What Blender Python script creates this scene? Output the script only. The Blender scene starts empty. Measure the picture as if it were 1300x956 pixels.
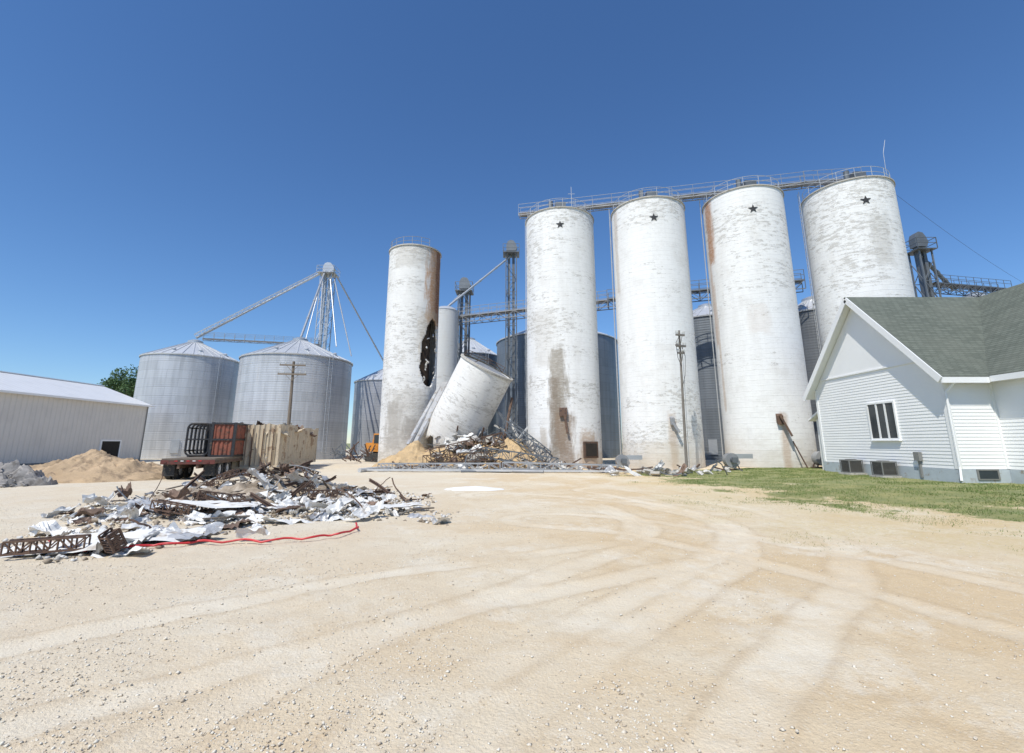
import bpy, bmesh, math, random
import numpy as np
from mathutils import Vector, Matrix, noise
random.seed(11); RS=np.random.RandomState(5)
S=bpy.context.scene; COL=S.collection
PI=math.pi; H=1.9; F=600.0; PIT=math.radians(12.2); cp=math.cos(PIT); sp=math.sin(PIT)
U=random.uniform
def ray(px,py):
    dx=(px-650)/F; dz=(433-py)/F
    return dx, cp-dz*sp, sp+dz*cp
def at(px,py,Y):
    a,b,c=ray(px,py); return Vector((a/b*Y,Y,H+c/b*Y))
def gnd(px,py):
    a,b,c=ray(px,py); t=-H/c; return Vector((a*t,b*t,0))
def cyl(px,py,cx,cy,R):
    a,b,c=ray(px,py); A=a*a+b*b; B=-2*(a*cx+b*cy); C=cx*cx+cy*cy-R*R
    D=max(B*B-4*A*C,0); t=(-B-math.sqrt(D))/(2*A); p=Vector((a*t,b*t,H+c*t))
    return p, math.atan2(p.y-cy,p.x-cx)
def ss(a,b,x):
    t=min(max((x-a)/(b-a),0),1); return t*t*(3-2*t)
def gz(x,y): return .25*ss(10,18,x)*(1-ss(45,60,y))*ss(-5,8,y)*(1-ss(45,60,x))
# ---------- mesh builder
class MB:
    def __init__(s): s.v=[]; s.f=[]
    def add(s,vs,fs):
        n=len(s.v); s.v+=[tuple(p) for p in vs]; s.f+=[tuple(i+n for i in f) for f in fs]; return s
    def box(s,x0,x1,y0,y1,z0,z1):
        return s.add([(x0,y0,z0),(x1,y0,z0),(x1,y1,z0),(x0,y1,z0),(x0,y0,z1),(x1,y0,z1),(x1,y1,z1),(x0,y1,z1)],
            [(0,3,2,1),(4,5,6,7),(0,1,5,4),(1,2,6,5),(2,3,7,6),(3,0,4,7)])
    def bar(s,p,q,w,h=None,up=(0,0,1)):
        p=Vector(p); q=Vector(q); h=h or w; d=(q-p)
        if d.length<1e-5: return s
        d.normalize(); u=Vector(up)
        if abs(d.dot(u))>.98: u=Vector((0,1,0))
        a=d.cross(u).normalized()*w/2; b=a.cross(d).normalized()*h/2
        vs=[p-a-b,p+a-b,p+a+b,p-a+b,q-a-b,q+a-b,q+a+b,q-a+b]
        return s.add(vs,[(0,3,2,1),(4,5,6,7),(0,1,5,4),(1,2,6,5),(2,3,7,6),(3,0,4,7)])
    def tube(s,p,q,r,r2=None,n=8):
        p=Vector(p); q=Vector(q); r2=r if r2 is None else r2; d=(q-p).normalized()
        u=Vector((0,0,1)) if abs(d.z)<.95 else Vector((1,0,0))
        a=d.cross(u).normalized(); b=a.cross(d)
        vs=[p+(a*math.cos(t)+b*math.sin(t))*r for t in [2*PI*i/n for i in range(n)]]
        vs+=[q+(a*math.cos(t)+b*math.sin(t))*r2 for t in [2*PI*i/n for i in range(n)]]
        fs=[(i,(i+1)%n,n+(i+1)%n,n+i) for i in range(n)]+[tuple(range(n)),tuple(range(n,2*n))]
        return s.add(vs,fs)
    def path(s,pts,r,n=6,loop=False):
        pts=[Vector(p) for p in pts]; m=len(pts); vs=[]; ref=Vector((.13,.21,.97))
        for i,p in enumerate(pts):
            a=pts[(i-1)%m] if (i or loop) else p; b=pts[(i+1)%m] if (i<m-1 or loop) else p
            d=(b-a).normalized(); u=d.cross(ref)
            if u.length<.1: u=d.cross(Vector((1,0,0)))
            u.normalize(); w=u.cross(d)
            vs+=[p+(u*math.cos(2*PI*k/n)+w*math.sin(2*PI*k/n))*r for k in range(n)]
        fs=[]
        for i in range(m if loop else m-1):
            j=(i+1)%m
            for k in range(n): fs.append((i*n+k,i*n+(k+1)%n,j*n+(k+1)%n,j*n+k))
        if not loop: fs+=[tuple(range(n)),tuple(range((m-1)*n,m*n))]
        return s.add(vs,fs)
    def lathe(s,prof,n=64,c=(0,0,0)):
        vs=[];fs=[]
        for (r,z) in prof:
            for k in range(n):
                t=2*PI*k/n; vs.append((c[0]+r*math.cos(t),c[1]+r*math.sin(t),c[2]+z))
        for i in range(len(prof)-1):
            for k in range(n): fs.append((i*n+k,i*n+(k+1)%n,(i+1)*n+(k+1)%n,(i+1)*n+k))
        return s.add(vs,fs)
    def ext(s,pts,vec):
        n=len(pts); v=Vector(vec); vs=[Vector(p) for p in pts]; vs+=[p+v for p in vs]
        return s.add(vs,[tuple(range(n)),tuple(range(2*n-1,n-1,-1))]+[(i,(i+1)%n,n+(i+1)%n,n+i) for i in range(n)])
    def truss(s,p,q,w,h,n,t=.08):
        p=Vector(p); q=Vector(q); d=(q-p).normalized(); a=d.cross(Vector((0,0,1))).normalized()*w/2; u=a.cross(d).normalized()*h
        if u.z<0: u=-u
        for o in (a,-a):
            s.bar(p+o,q+o,t); s.bar(p+o+u,q+o+u,t)
        for i in range(n):
            A=p.lerp(q,i/n); B=p.lerp(q,(i+1)/n)
            for o in (a,-a):
                s.bar(A+o,A+o+u,t*.7); s.bar((A if i%2 else A+u)+o,(B+u if i%2 else B)+o,t*.7)
            s.bar(A+a,A-a,t*.7); s.bar(A+a+u,B-a+u,t*.6)
        s.bar(q+a,q+a+u,t*.7); s.bar(q-a,q-a+u,t*.7); return s
    def build(s,name,mat,parent=None,smooth=False,local=False):
        vs=s.v; org=Vector((0,0,0))
        if parent is not None and not local:
            r=parent
            while r.parent: r=r.parent
            L=r.location; vs=[(x-L.x,y-L.y,z-L.z) for x,y,z in vs]
        elif parent is None and not local:
            a=np.array(vs); lo=a.min(0); hi=a.max(0); org=Vector(((lo[0]+hi[0])/2,(lo[1]+hi[1])/2,lo[2]))
            vs=(a-np.array(org)).tolist()
        me=bpy.data.meshes.new(name); me.from_pydata(vs,[],s.f)
        bm=bmesh.new(); bm.from_mesh(me); bmesh.ops.recalc_face_normals(bm,faces=bm.faces); bm.to_mesh(me); bm.free()
        me.materials.append(mat)
        if smooth:
            me.polygons.foreach_set('use_smooth',[True]*len(me.polygons)); me.set_sharp_from_angle(angle=math.radians(35))
        o=bpy.data.objects.new(name,me); COL.objects.link(o)
        if parent is not None: o.parent=parent
        else: o.location=org
        return o
def tag(o,label=None,cat=None,group=None,kind=None):
    if label: o['label']=label
    if cat: o['category']=cat
    if group: o['group']=group
    if kind: o['kind']=kind
    return o
def thing(name,loc,label,cat,group=None,rz=0):
    o=bpy.data.objects.new(name,None); COL.objects.link(o); o.location=loc; o.rotation_euler=(0,0,rz); o.empty_display_size=.3
    return tag(o,label,cat,group)
# ---------- materials
def nd(nt,typ,ins=None,**at_):
    n=nt.nodes.new(typ)
    for k,v in at_.items(): setattr(n,k,v)
    for k,v in (ins or {}).items():
        if isinstance(v,bpy.types.NodeSocket): nt.links.new(v,n.inputs[k])
        else: n.inputs[k].default_value=v
    return n
def mt(nt,op,a,b=0.0,c=0.0):
    return nd(nt,'ShaderNodeMath',{0:a,1:b,2:c},operation=op).outputs[0]
def mx(nt,f,a,b,bl='MIX'):
    def c4(x): return x if isinstance(x,bpy.types.NodeSocket) else (tuple(x)+(1,))[:4]
    return nd(nt,'ShaderNodeMix',{0:f,6:c4(a),7:c4(b)},data_type='RGBA',blend_type=bl).outputs[2]
def mr(nt,v,a,b,lo=0.0,hi=1.0):
    return nd(nt,'ShaderNodeMapRange',{0:v,1:a,2:b,3:lo,4:hi},interpolation_type='SMOOTHSTEP').outputs[0]
def nz(nt,vec,scale,detail=4,rough=.55,dist=0.0):
    return nd(nt,'ShaderNodeTexNoise',{'Vector':vec,'Scale':scale,'Detail':detail,'Roughness':rough,'Distortion':dist}).outputs[0]
def newmat(name):
    m=bpy.data.materials.new(name); m.use_nodes=True; nt=m.node_tree; return m,nt,nt.nodes['Principled BSDF']
def setc(nt,b,col,rough=.7,metal=0.0,bump=None,bs=.3,bd=.02):
    for k,v in (('Base Color',col),('Roughness',rough),('Metallic',metal)):
        if isinstance(v,bpy.types.NodeSocket): nt.links.new(v,b.inputs[k])
        else: b.inputs[k].default_value=(tuple(v)+(1,))[:4] if k=='Base Color' else v
    if bump is not None:
        n=nd(nt,'ShaderNodeBump',{'Height':bump,'Strength':bs,'Distance':bd}); nt.links.new(n.outputs[0],b.inputs['Normal'])
def simple(name,col,rough=.7,metal=0.0,var=.2,scale=2.0,dirt=None,damt=.5,bs=.2,fine=20):
    m,nt,b=newmat(name); g=nd(nt,'ShaderNodeTexCoord').outputs['Object']; rnd=nd(nt,'ShaderNodeObjectInfo').outputs['Random']
    v=nd(nt,'ShaderNodeVectorMath',{0:g,1:nd(nt,'ShaderNodeCombineXYZ',{0:mt(nt,'MULTIPLY',rnd,37.0)}).outputs[0]},operation='ADD').outputs[0]
    n1=nz(nt,v,scale); n2=nz(nt,v,fine,3)
    k=mt(nt,'ADD',mt(nt,'MULTIPLY',mt(nt,'SUBTRACT',n1,.5),var*3),mt(nt,'MULTIPLY',mt(nt,'SUBTRACT',n2,.5),var*1.2))
    k=mt(nt,'ADD',1.0,mt(nt,'ADD',k,mt(nt,'MULTIPLY',mt(nt,'SUBTRACT',rnd,.5),var)))
    c=mx(nt,1.0,col,nd(nt,'ShaderNodeCombineColor',{0:k,1:k,2:k}).outputs[0],'MULTIPLY')
    if dirt: c=mx(nt,mr(nt,nz(nt,v,scale*1.7,6,.65),.62-damt*.25,.72-damt*.15),c,dirt)
    setc(nt,b,c,rough,metal,n2,bs); return m
def silo_mat(name,R,wear=.5,stains=(),base=(.83,.825,.805),low=.6):
    m,nt,b=newmat(name); o=nd(nt,'ShaderNodeTexCoord').outputs['Object']; sx=nd(nt,'ShaderNodeSeparateXYZ',{0:o})
    ang=mt(nt,'ARCTAN2',sx.outputs[1],sx.outputs[0]); z=sx.outputs[2]
    rnd=nd(nt,'ShaderNodeObjectInfo').outputs['Random']; off=mt(nt,'MULTIPLY',rnd,91.0)
    def vec(su,sv,w=0.0): return nd(nt,'ShaderNodeCombineXYZ',{0:mt(nt,'MULTIPLY',mt(nt,'COSINE',ang),R*su),1:mt(nt,'MULTIPLY',mt(nt,'SINE',ang),R*su),2:mt(nt,'ADD',mt(nt,'MULTIPLY',z,sv),mt(nt,'ADD',off,w))}).outputs[0]
    u=mt(nt,'MULTIPLY',ang,R)
    br=nd(nt,'ShaderNodeTexBrick',{'Vector':nd(nt,'ShaderNodeCombineXYZ',{0:z,1:u}).outputs[0],'Scale':1.0,'Mortar Size':.02,'Mortar Smooth':.6,'Brick Width':.76,'Row Height':.29,'Color1':(0,0,0,1),'Color2':(1,1,1,1),'Mortar':(.5,.5,.5,1)})
    big=nz(nt,vec(.16,.22),1.0,3); mid=nz(nt,vec(.8,1.6),1.0,6,.7); fin=nz(nt,vec(3.0,9),1.0,5,.75); fl=nz(nt,vec(1.6,5.5,23.0),1.0,6,.78); band=nz(nt,vec(.09,.65,13.0),1.0,4,.6); gr=nz(nt,vec(9,9,3.0),1.0,3,.7)
    hf=mt(nt,'FRACT',mt(nt,'DIVIDE',z,.38)); hoop=mt(nt,'MULTIPLY',mr(nt,hf,0.0,.08),mt(nt,'SUBTRACT',1.0,mr(nt,hf,.12,.22)))
    zone=mt(nt,'ADD',mt(nt,'MULTIPLY',band,.5),mt(nt,'MULTIPLY',big,.5))
    thr=mr(nt,zone,.40,.62,.68-.05*wear,.57-.075*wear)
    fm=mr(nt,mt(nt,'SUBTRACT',mt(nt,'ADD',fl,mt(nt,'MULTIPLY',mt(nt,'SUBTRACT',gr,.5),.14)),thr),0.0,.04)
    c=mx(nt,mt(nt,'MULTIPLY',mr(nt,nz(nt,vec(.9,.10,5.0),1.0,5,.6),.48,.70),.22),base,(.58,.56,.52))
    c=mx(nt,mt(nt,'MULTIPLY',mr(nt,nz(nt,vec(.5,.6,41.0),1.0,6,.7),.50,.66),.30),c,(.60,.575,.53))
    c=mx(nt,mt(nt,'MULTIPLY',mr(nt,fin,.52,.68),.28),c,(.50,.48,.45))
    c=mx(nt,mt(nt,'MULTIPLY',fm,.62),c,mx(nt,mid,(.34,.31,.27),(.54,.52,.48)))
    c=mx(nt,mt(nt,'MULTIPLY',br.outputs['Fac'],.05),c,(.4,.38,.35)); c=mx(nt,mt(nt,'MULTIPLY',mr(nt,br.outputs['Color'],.6,.9),.06),c,(.5,.5,.48))
    c=mx(nt,mt(nt,'MULTIPLY',hoop,mr(nt,mid,.4,.6,.03,.13)),c,(.35,.33,.3))
    lowd=mt(nt,'SUBTRACT',1.0,mr(nt,mt(nt,'ADD',z,mt(nt,'MULTIPLY',mid,4.0)),1.6,5.0)); c=mx(nt,mt(nt,'MULTIPLY',lowd,low),c,(.46,.40,.32))
    for (a0,aw,z0,z1,sc,st,soft) in stains:
        da=mt(nt,'ABSOLUTE',mt(nt,'SUBTRACT',ang,a0)); da=mt(nt,'MINIMUM',da,mt(nt,'SUBTRACT',2*PI,da))
        j=mt(nt,'MULTIPLY',mt(nt,'SUBTRACT',nz(nt,vec(2.2,.55,3.0),1.0,6,.7),.5),aw*2.4)
        e=mt(nt,'SUBTRACT',1.0,mr(nt,mt(nt,'ADD',da,j),aw*(1-soft),aw*(1+soft)))
        zj=mt(nt,'ADD',z,mt(nt,'MULTIPLY',mt(nt,'SUBTRACT',mid,.5),2.4)); e=mt(nt,'MULTIPLY',e,mt(nt,'MULTIPLY',mr(nt,zj,z0-.3,z0+.3),mt(nt,'SUBTRACT',1.0,mr(nt,zj,z1-.3,z1+.3))))
        e=mt(nt,'MULTIPLY',e,mr(nt,fin,.25,.6,.6,1.0)); c=mx(nt,mt(nt,'MULTIPLY',e,st),c,sc)
    hgt=mt(nt,'ADD',mt(nt,'MULTIPLY',fin,.5),mt(nt,'SUBTRACT',mt(nt,'MULTIPLY',hoop,.35),mt(nt,'ADD',mt(nt,'MULTIPLY',fm,.5),mt(nt,'MULTIPLY',br.outputs['Fac'],.2))))
    setc(nt,b,c,.85,0.0,hgt,.45,.03); return m
def bin_mat(name,R,col,metal=.3,rough=.45):
    m,nt,b=newmat(name); o=nd(nt,'ShaderNodeTexCoord').outputs['Object']; sx=nd(nt,'ShaderNodeSeparateXYZ',{0:o})
    ang=mt(nt,'ARCTAN2',sx.outputs[1],sx.outputs[0]); z=sx.outputs[2]; u=mt(nt,'MULTIPLY',ang,R)
    uv=nd(nt,'ShaderNodeCombineXYZ',{0:u,1:z}).outputs[0]
    br=nd(nt,'ShaderNodeTexBrick',{'Vector':uv,'Scale':1.0,'Mortar Size':.035,'Mortar Smooth':.5,'Brick Width':2.8,'Row Height':1.12,'Bias':0.0,'Color1':(.90,.90,.90,1),'Color2':(1.04,1.04,1.05,1),'Mortar':(.80,.80,.81,1)})
    n=nz(nt,nd(nt,'ShaderNodeCombineXYZ',{0:mt(nt,'MULTIPLY',mt(nt,'COSINE',ang),R*1.6),1:mt(nt,'MULTIPLY',mt(nt,'SINE',ang),R*1.6),2:mt(nt,'MULTIPLY',z,.12)}).outputs[0],1.0,5,.6)
    k=mr(nt,n,.3,.7,.84,1.08)
    c=mx(nt,1.0,col,br.outputs['Color'],'MULTIPLY'); c=mx(nt,1.0,c,nd(nt,'ShaderNodeCombineColor',{0:k,1:k,2:k}).outputs[0],'MULTIPLY')
    c=mx(nt,mt(nt,'MULTIPLY',mr(nt,n,.60,.72),.25),c,(.35,.30,.24))
    rb=mt(nt,'SINE',mt(nt,'MULTIPLY',z,2*PI/.28))
    setc(nt,b,c,rough,metal,mt(nt,'ADD',mt(nt,'MULTIPLY',rb,.5),mt(nt,'MULTIPLY',n,.4)),.45,.02); return m
M={}
M['white']=simple('white_paint',(.78,.78,.76),.5,0,.06,1.5,(.45,.40,.33),.15)
M['trim']=simple('white_trim',(.84,.84,.83),.5,0,.04,1.5)
M['clap']=simple('white_clapboard_paint',(.86,.86,.85),.55,0,.03,.8)
M['galv']=simple('galvanised_steel',(.46,.475,.49),.4,.5,.15,1.2)
M['galvroof']=simple('galvanised_roof',(.60,.61,.62),.42,.35,.12,.5,(.45,.42,.38),.1)
M['steel_lt']=simple('pale_steel',(.56,.565,.565),.45,.3,.15,1.5)
M['steel_md']=simple('grey_weathered_steel',(.34,.345,.35),.5,.3,.2,1.5,(.25,.18,.13),.2)
M['steel_dk']=simple('dark_weathered_steel',(.16,.175,.19),.55,.4,.25,1.2)
M['rust']=simple('rusty_steel',(.13,.08,.055),.85,.1,.35,3,(.07,.05,.045),.5)
M['black']=simple('black_steel',(.03,.03,.033),.5,.2,.3,3,(.12,.09,.06),.3)
M['rubber']=simple('tyre_rubber',(.03,.03,.03),.85,0,.2,5,(.16,.13,.09),.3)
M['wood']=simple('weathered_wood',(.19,.155,.12),.9,0,.3,2)
M['polegrey']=simple('silvered_pole_wood',(.20,.18,.155),.9,0,.3,2)
M['woodlt']=simple('pale_broken_wood',(.40,.31,.21),.9,0,.3,2)
M['conc']=simple('broken_concrete',(.44,.42,.38),.95,0,.2,3,(.30,.27,.23),.4)
M['concw']=simple('broken_white_concrete',(.66,.64,.60),.95,0,.2,3,(.38,.35,.30),.4)
M['dark']=simple('dark_interior',(.03,.025,.02),1,0,.3,3)
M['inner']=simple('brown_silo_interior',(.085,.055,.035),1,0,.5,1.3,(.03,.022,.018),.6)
M['orange']=simple('orange_machine_paint',(.62,.24,.03),.5,0,.15,2,(.25,.15,.07),.3)
M['redbox']=simple('faded_red_steel',(.24,.08,.05),.8,.05,.3,2,(.13,.065,.045),.6)
M['dkred']=simple('dark_red_steel',(.12,.035,.028),.75,.1,.3,2,(.07,.045,.035),.6)
M['red']=simple('red_plastic',(.55,.03,.035),.5,0,.15,2)
M['glass']=simple('window_glass',(.035,.045,.05),.08,0,.1,1,bs=0)
M['acgrey']=simple('unit_grey',(.22,.22,.21),.6,.1,.1,3)
M['found']=simple('painted_block_foundation',(.42,.47,.50),.9,0,.12,2,(.30,.27,.23),.3)
M['star']=simple('black_star_paint',(.025,.025,.028),.7,0,.1,3)
M['grain']=simple('spilled_grain',(.56,.40,.22),.95,0,.22,1.6,(.38,.28,.17),.5,.8,30)
M['sand']=simple('tan_sand',(.40,.29,.18),.97,0,.3,.8,(.27,.195,.125),.5,1.0,14)
M['graygravel']=simple('grey_gravel',(.33,.31,.29),.97,0,.4,2,(.17,.155,.14),.5,1.0,9)
M['powder']=simple('white_powder',(.78,.77,.75),.97,0,.05,2)
M['soil']=simple('brown_rubble_soil',(.26,.21,.155),.97,0,.45,2.5,(.46,.39,.31),.5,1.0,10)
M['sheetw']=simple('white_scrap_sheet',(.70,.69,.66),.5,.05,.14,1.2,(.46,.40,.33),.35)
M['sheetg']=simple('galvanised_scrap_sheet',(.47,.47,.47),.45,.3,.22,1.5,(.32,.27,.22),.4)
M['sheetr']=simple('rusty_scrap_sheet',(.22,.15,.11),.8,.2,.35,2,(.12,.075,.055),.5)
M['insul']=simple('porcelain_insulator',(.55,.55,.52),.3,0,.1,3)
M['leafd']=simple('dark_leaves',(.05,.10,.03),.7,0,.5,1.2)
M['bark']=simple('tree_bark',(.14,.11,.08),.9,0,.3,4)
def ribmat(name,col,axis,pitch,rough=.5,depth=.03):
    m,nt,b=newmat(name); o=nd(nt,'ShaderNodeNewGeometry').outputs['Position']; sx=nd(nt,'ShaderNodeSeparateXYZ',{0:o})
    f=mt(nt,'FRACT',mt(nt,'DIVIDE',sx.outputs[axis],pitch)); r=mt(nt,'MULTIPLY',mr(nt,f,.0,.12),mt(nt,'SUBTRACT',1.0,mr(nt,f,.22,.34)))
    n=nz(nt,o,.7,5); c=mx(nt,mt(nt,'MULTIPLY',r,.16),col,tuple(x*.55 for x in col)); c=mx(nt,mt(nt,'MULTIPLY',mr(nt,n,.45,.7),.3),c,tuple(x*.78 for x in col))
    setc(nt,b,c,rough,.05,r,.6,depth); return m
M['shedwall']=ribmat('ribbed_shed_wall',(.66,.63,.59),1,.45)
M['shedroof']=ribmat('ribbed_shed_roof',(.80,.79,.77),1,.6,.4)
def contmat():
    m,nt,b=newmat('beige_container_paint'); o=nd(nt,'ShaderNodeTexCoord').outputs['Object']
    n=nz(nt,o,1.5,5); n2=nz(nt,o,.8,7,.75)
    c=mx(nt,n,(.48,.39,.27),(.60,.51,.38)); c=mx(nt,mr(nt,n2,.52,.60),c,(.33,.23,.15)); setc(nt,b,c,.7,.0,n,.3); return m
M['beige']=contmat()
def shingle():
    m,nt,b=newmat('grey_green_shingles'); o=nd(nt,'ShaderNodeNewGeometry').outputs['Position']; sx=nd(nt,'ShaderNodeSeparateXYZ',{0:o})
    v=nd(nt,'ShaderNodeCombineXYZ',{0:mt(nt,'ADD',sx.outputs[0],sx.outputs[1]),1:mt(nt,'MULTIPLY',sx.outputs[2],1.38)}).outputs[0]
    br=nd(nt,'ShaderNodeTexBrick',{'Vector':v,'Scale':1.0,'Mortar Size':.012,'Brick Width':.32,'Row Height':.15,'Color1':(.110,.125,.102,1),'Color2':(.150,.168,.138,1),'Mortar':(.06,.066,.055,1)})
    n=nz(nt,o,.5,5); c=mx(nt,mt(nt,'MULTIPLY',mr(nt,n,.4,.65),.25),br.outputs['Color'],(.18,.19,.155)); setc(nt,b,c,.95,0,br.outputs['Fac'],-.4,.02); return m
M['shingle']=shingle()
# ---------- world, sun, camera
SUN_AZ=math.radians(-150); SUN_EL=math.radians(55)
to_sun=Vector((math.sin(SUN_AZ)*math.cos(SUN_EL),math.cos(SUN_AZ)*math.cos(SUN_EL),math.sin(SUN_EL)))
w=bpy.data.worlds.new('World'); S.world=w; w.use_nodes=True; wn=w.node_tree
sky=wn.nodes.new('ShaderNodeTexSky'); sky.sky_type='NISHITA'; sky.sun_disc=False; sky.sun_elevation=SUN_EL; sky.sun_rotation=SUN_AZ
sky.altitude=200; sky.air_density=1.1; sky.dust_density=.0; sky.ozone_density=4.0
tint=mx(wn,1.0,sky.outputs[0],(.80,.93,1.10),'MULTIPLY')
hs=wn.nodes.new('ShaderNodeHueSaturation'); hs.inputs['Saturation'].default_value=1.06
wn.links.new(tint,hs.inputs['Color']); wn.links.new(hs.outputs[0],wn.nodes['Background'].inputs[0]); wn.nodes['Background'].inputs[1].default_value=.125
L=bpy.data.lights.new('sun','SUN'); L.energy=4.4; L.angle=math.radians(.5); L.color=(1,.96,.87)
lo=bpy.data.objects.new('sun',L); COL.objects.link(lo); lo.rotation_euler=to_sun.to_track_quat('Z','Y').to_euler(); lo.location=(0,-10,40)
cam=bpy.data.cameras.new('camera'); co=bpy.data.objects.new('camera',cam); COL.objects.link(co); S.camera=co
co.location=(0,0,H); co.rotation_euler=(PI/2+PIT,0,0); cam.sensor_width=36; cam.lens=36*F/1300; cam.shift_y=-45/1300; cam.clip_end=9000; cam.clip_start=.05
S.view_settings.view_transform='Standard'; S.view_settings.look='None'; S.view_settings.exposure=0
# ---------- ground
xs=np.concatenate([[-4000,-1500,-600,-250,-120,-80,-60],np.arange(-45,-14,.5),np.arange(-14,16,.08),np.arange(16,45,.5),[60,80,120,250,600,1500,4000]])
ys=np.concatenate([[-4000,-1500,-500,-150,-50,-20,-8,-3,0],np.arange(1.5,22,.075),np.arange(22,60,.35),[62,66,72,80,95,120,180,300,700,1500,5000]])
XX,YY=np.meshgrid(xs,ys); nx,ny=len(xs),len(ys)
def ssn(a,b,x):
    t=np.clip((x-a)/(b-a),0,1); return t*t*(3-2*t)
def lat(x,y,sc,seed):
    rs=np.random.RandomState(seed); G=rs.rand(256,256); u=x*sc+1000; v=y*sc+1000; i=np.floor(u).astype(int); j=np.floor(v).astype(int); fu=u-i; fv=v-j
    fu=fu*fu*(3-2*fu); fv=fv*fv*(3-2*fv); g=lambda a,b:G[a%256,b%256]
    return (g(i,j)*(1-fu)+g(i+1,j)*fu)*(1-fv)+(g(i,j+1)*(1-fu)+g(i+1,j+1)*fu)*fv
near=(1-ssn(40,60,np.abs(XX)))*ssn(-5,3,YY)*(1-ssn(45,62,YY))
ZZ=.25*ssn(10,18,XX)*(1-ssn(45,60,YY))*ssn(-5,8,YY)*(1-ssn(45,60,XX))
rough=(lat(XX,YY,.5,1)-.5)*.035+(lat(XX,YY,1.7,2)-.5)*.016+(lat(XX,YY,4.3,3)-.5)*.016+(lat(XX,YY,9,4)-.5)*.012
tracks=[[(-40,880),(300,800),(560,745),(760,712),(858,688),(845,660),(760,640),(620,628)],
 [(330,990),(560,850),(710,775),(830,720),(880,690),(870,664),(790,640)],
 [(640,990),(790,860),(905,780),(985,720),(990,680),(930,652),(840,635),(760,622)],
 [(1400,800),(1200,750),(1050,715),(930,690),(800,668),(690,660)]]
rut=np.zeros_like(XX); berm=np.zeros_like(XX); tread=np.zeros_like(XX); sel=(np.abs(XX)<24)&(YY>1)&(YY<34); PX=XX[sel]; PY=YY[sel]
tm=.2+.8*ssn(.25,.6,.55*lat(PX,PY,.45,61)+.45*lat(PX,PY,1.3,62)); wob=(lat(PX,PY,.6,63)-.5)*.26+(lat(PX,PY,3,64)-.5)*.07
for ti,tr in enumerate(tracks):
    P=[gnd(*p) for p in tr]; pts=[]
    for i in range(len(P)-1):
        p0=P[max(i-1,0)];p1=P[i];p2=P[i+1];p3=P[min(i+2,len(P)-1)]; k=max(4,int((p2-p1).length/.2))
        for j in range(k):
            t=j/k; q=.5*((2*p1)+(p2-p0)*t+(2*p0-5*p1+4*p2-p3)*t*t+(3*p1-p0-3*p2+p3)*t**3); pts.append((q.x,q.y))
    pts=np.array(pts); best=np.full(PX.shape,1e9)
    for a,b in zip(pts[:-1],pts[1:]):
        d=b-a; l2=max(d@d,1e-9); tt=np.clip(((PX-a[0])*d[0]+(PY-a[1])*d[1])/l2,0,1); q=(PX-a[0]-tt*d[0])**2+(PY-a[1]-tt*d[1])**2; best=np.minimum(best,q)
    d=np.sqrt(best)+wob; bnd=np.exp(-((d-.95)/.24)**4)*tm; ed=(np.exp(-((d-1.24)/.05)**2)+np.exp(-((d-.66)/.05)**2))*tm
    rut[sel]=np.maximum(rut[sel],bnd); berm[sel]=np.maximum(berm[sel],ed); tread[sel]+=ed*.013-bnd*.010
berm=berm*(1-rut)
lx=np.interp(YY,[7.2,8.6,10.2,12.5,15.5,20,28.6,36],[40,17,12.0,10.2,8.9,7.6,6.6,6.4])
gn=lat(XX,YY,.7,8)+.6*lat(XX,YY,2.1,9)+.3*lat(XX,YY,6,10)-.95
grass=ssn(-1.0,4.5,(XX-lx)+gn*5.5)*(1-ssn(33.5,35,YY))*(1-ssn(44,50,XX)); far=np.maximum(ssn(95,140,np.hypot(XX,YY-40)),ssn(6,20,-YY))
sx_=np.interp(YY,[3.5,6,8,12,16,20,30],[16,8.8,7.2,6.0,5.4,5.2,5.2]); straw=ssn(-1.2,2.6,(XX-sx_)+gn*4)*(1-ssn(32,35,YY))*(1-ssn(40,48,XX))
ZZ=ZZ+near*(rough*(1-.5*grass)+tread*(1-grass)); grass=np.maximum(grass,far)
v=np.stack([XX,YY,ZZ],-1).reshape(-1,3); idx=np.arange(nx*ny).reshape(ny,nx)
f=np.stack([idx[:-1,:-1],idx[:-1,1:],idx[1:,1:],idx[1:,:-1]],-1).reshape(-1,4)
def npmesh(name,v,f,mat):
    me=bpy.data.meshes.new(name); k=f.shape[1]; me.vertices.add(len(v)); me.vertices.foreach_set('co',v.astype('f').ravel()); me.loops.add(f.size); me.loops.foreach_set('vertex_index',f.astype('i').ravel())
    me.polygons.add(len(f)); me.polygons.foreach_set('loop_start',np.arange(0,f.size,k,dtype='i')); me.update(calc_edges=True); me.validate(); me.materials.append(mat)
    o=bpy.data.objects.new(name,me); COL.objects.link(o); return o
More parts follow.
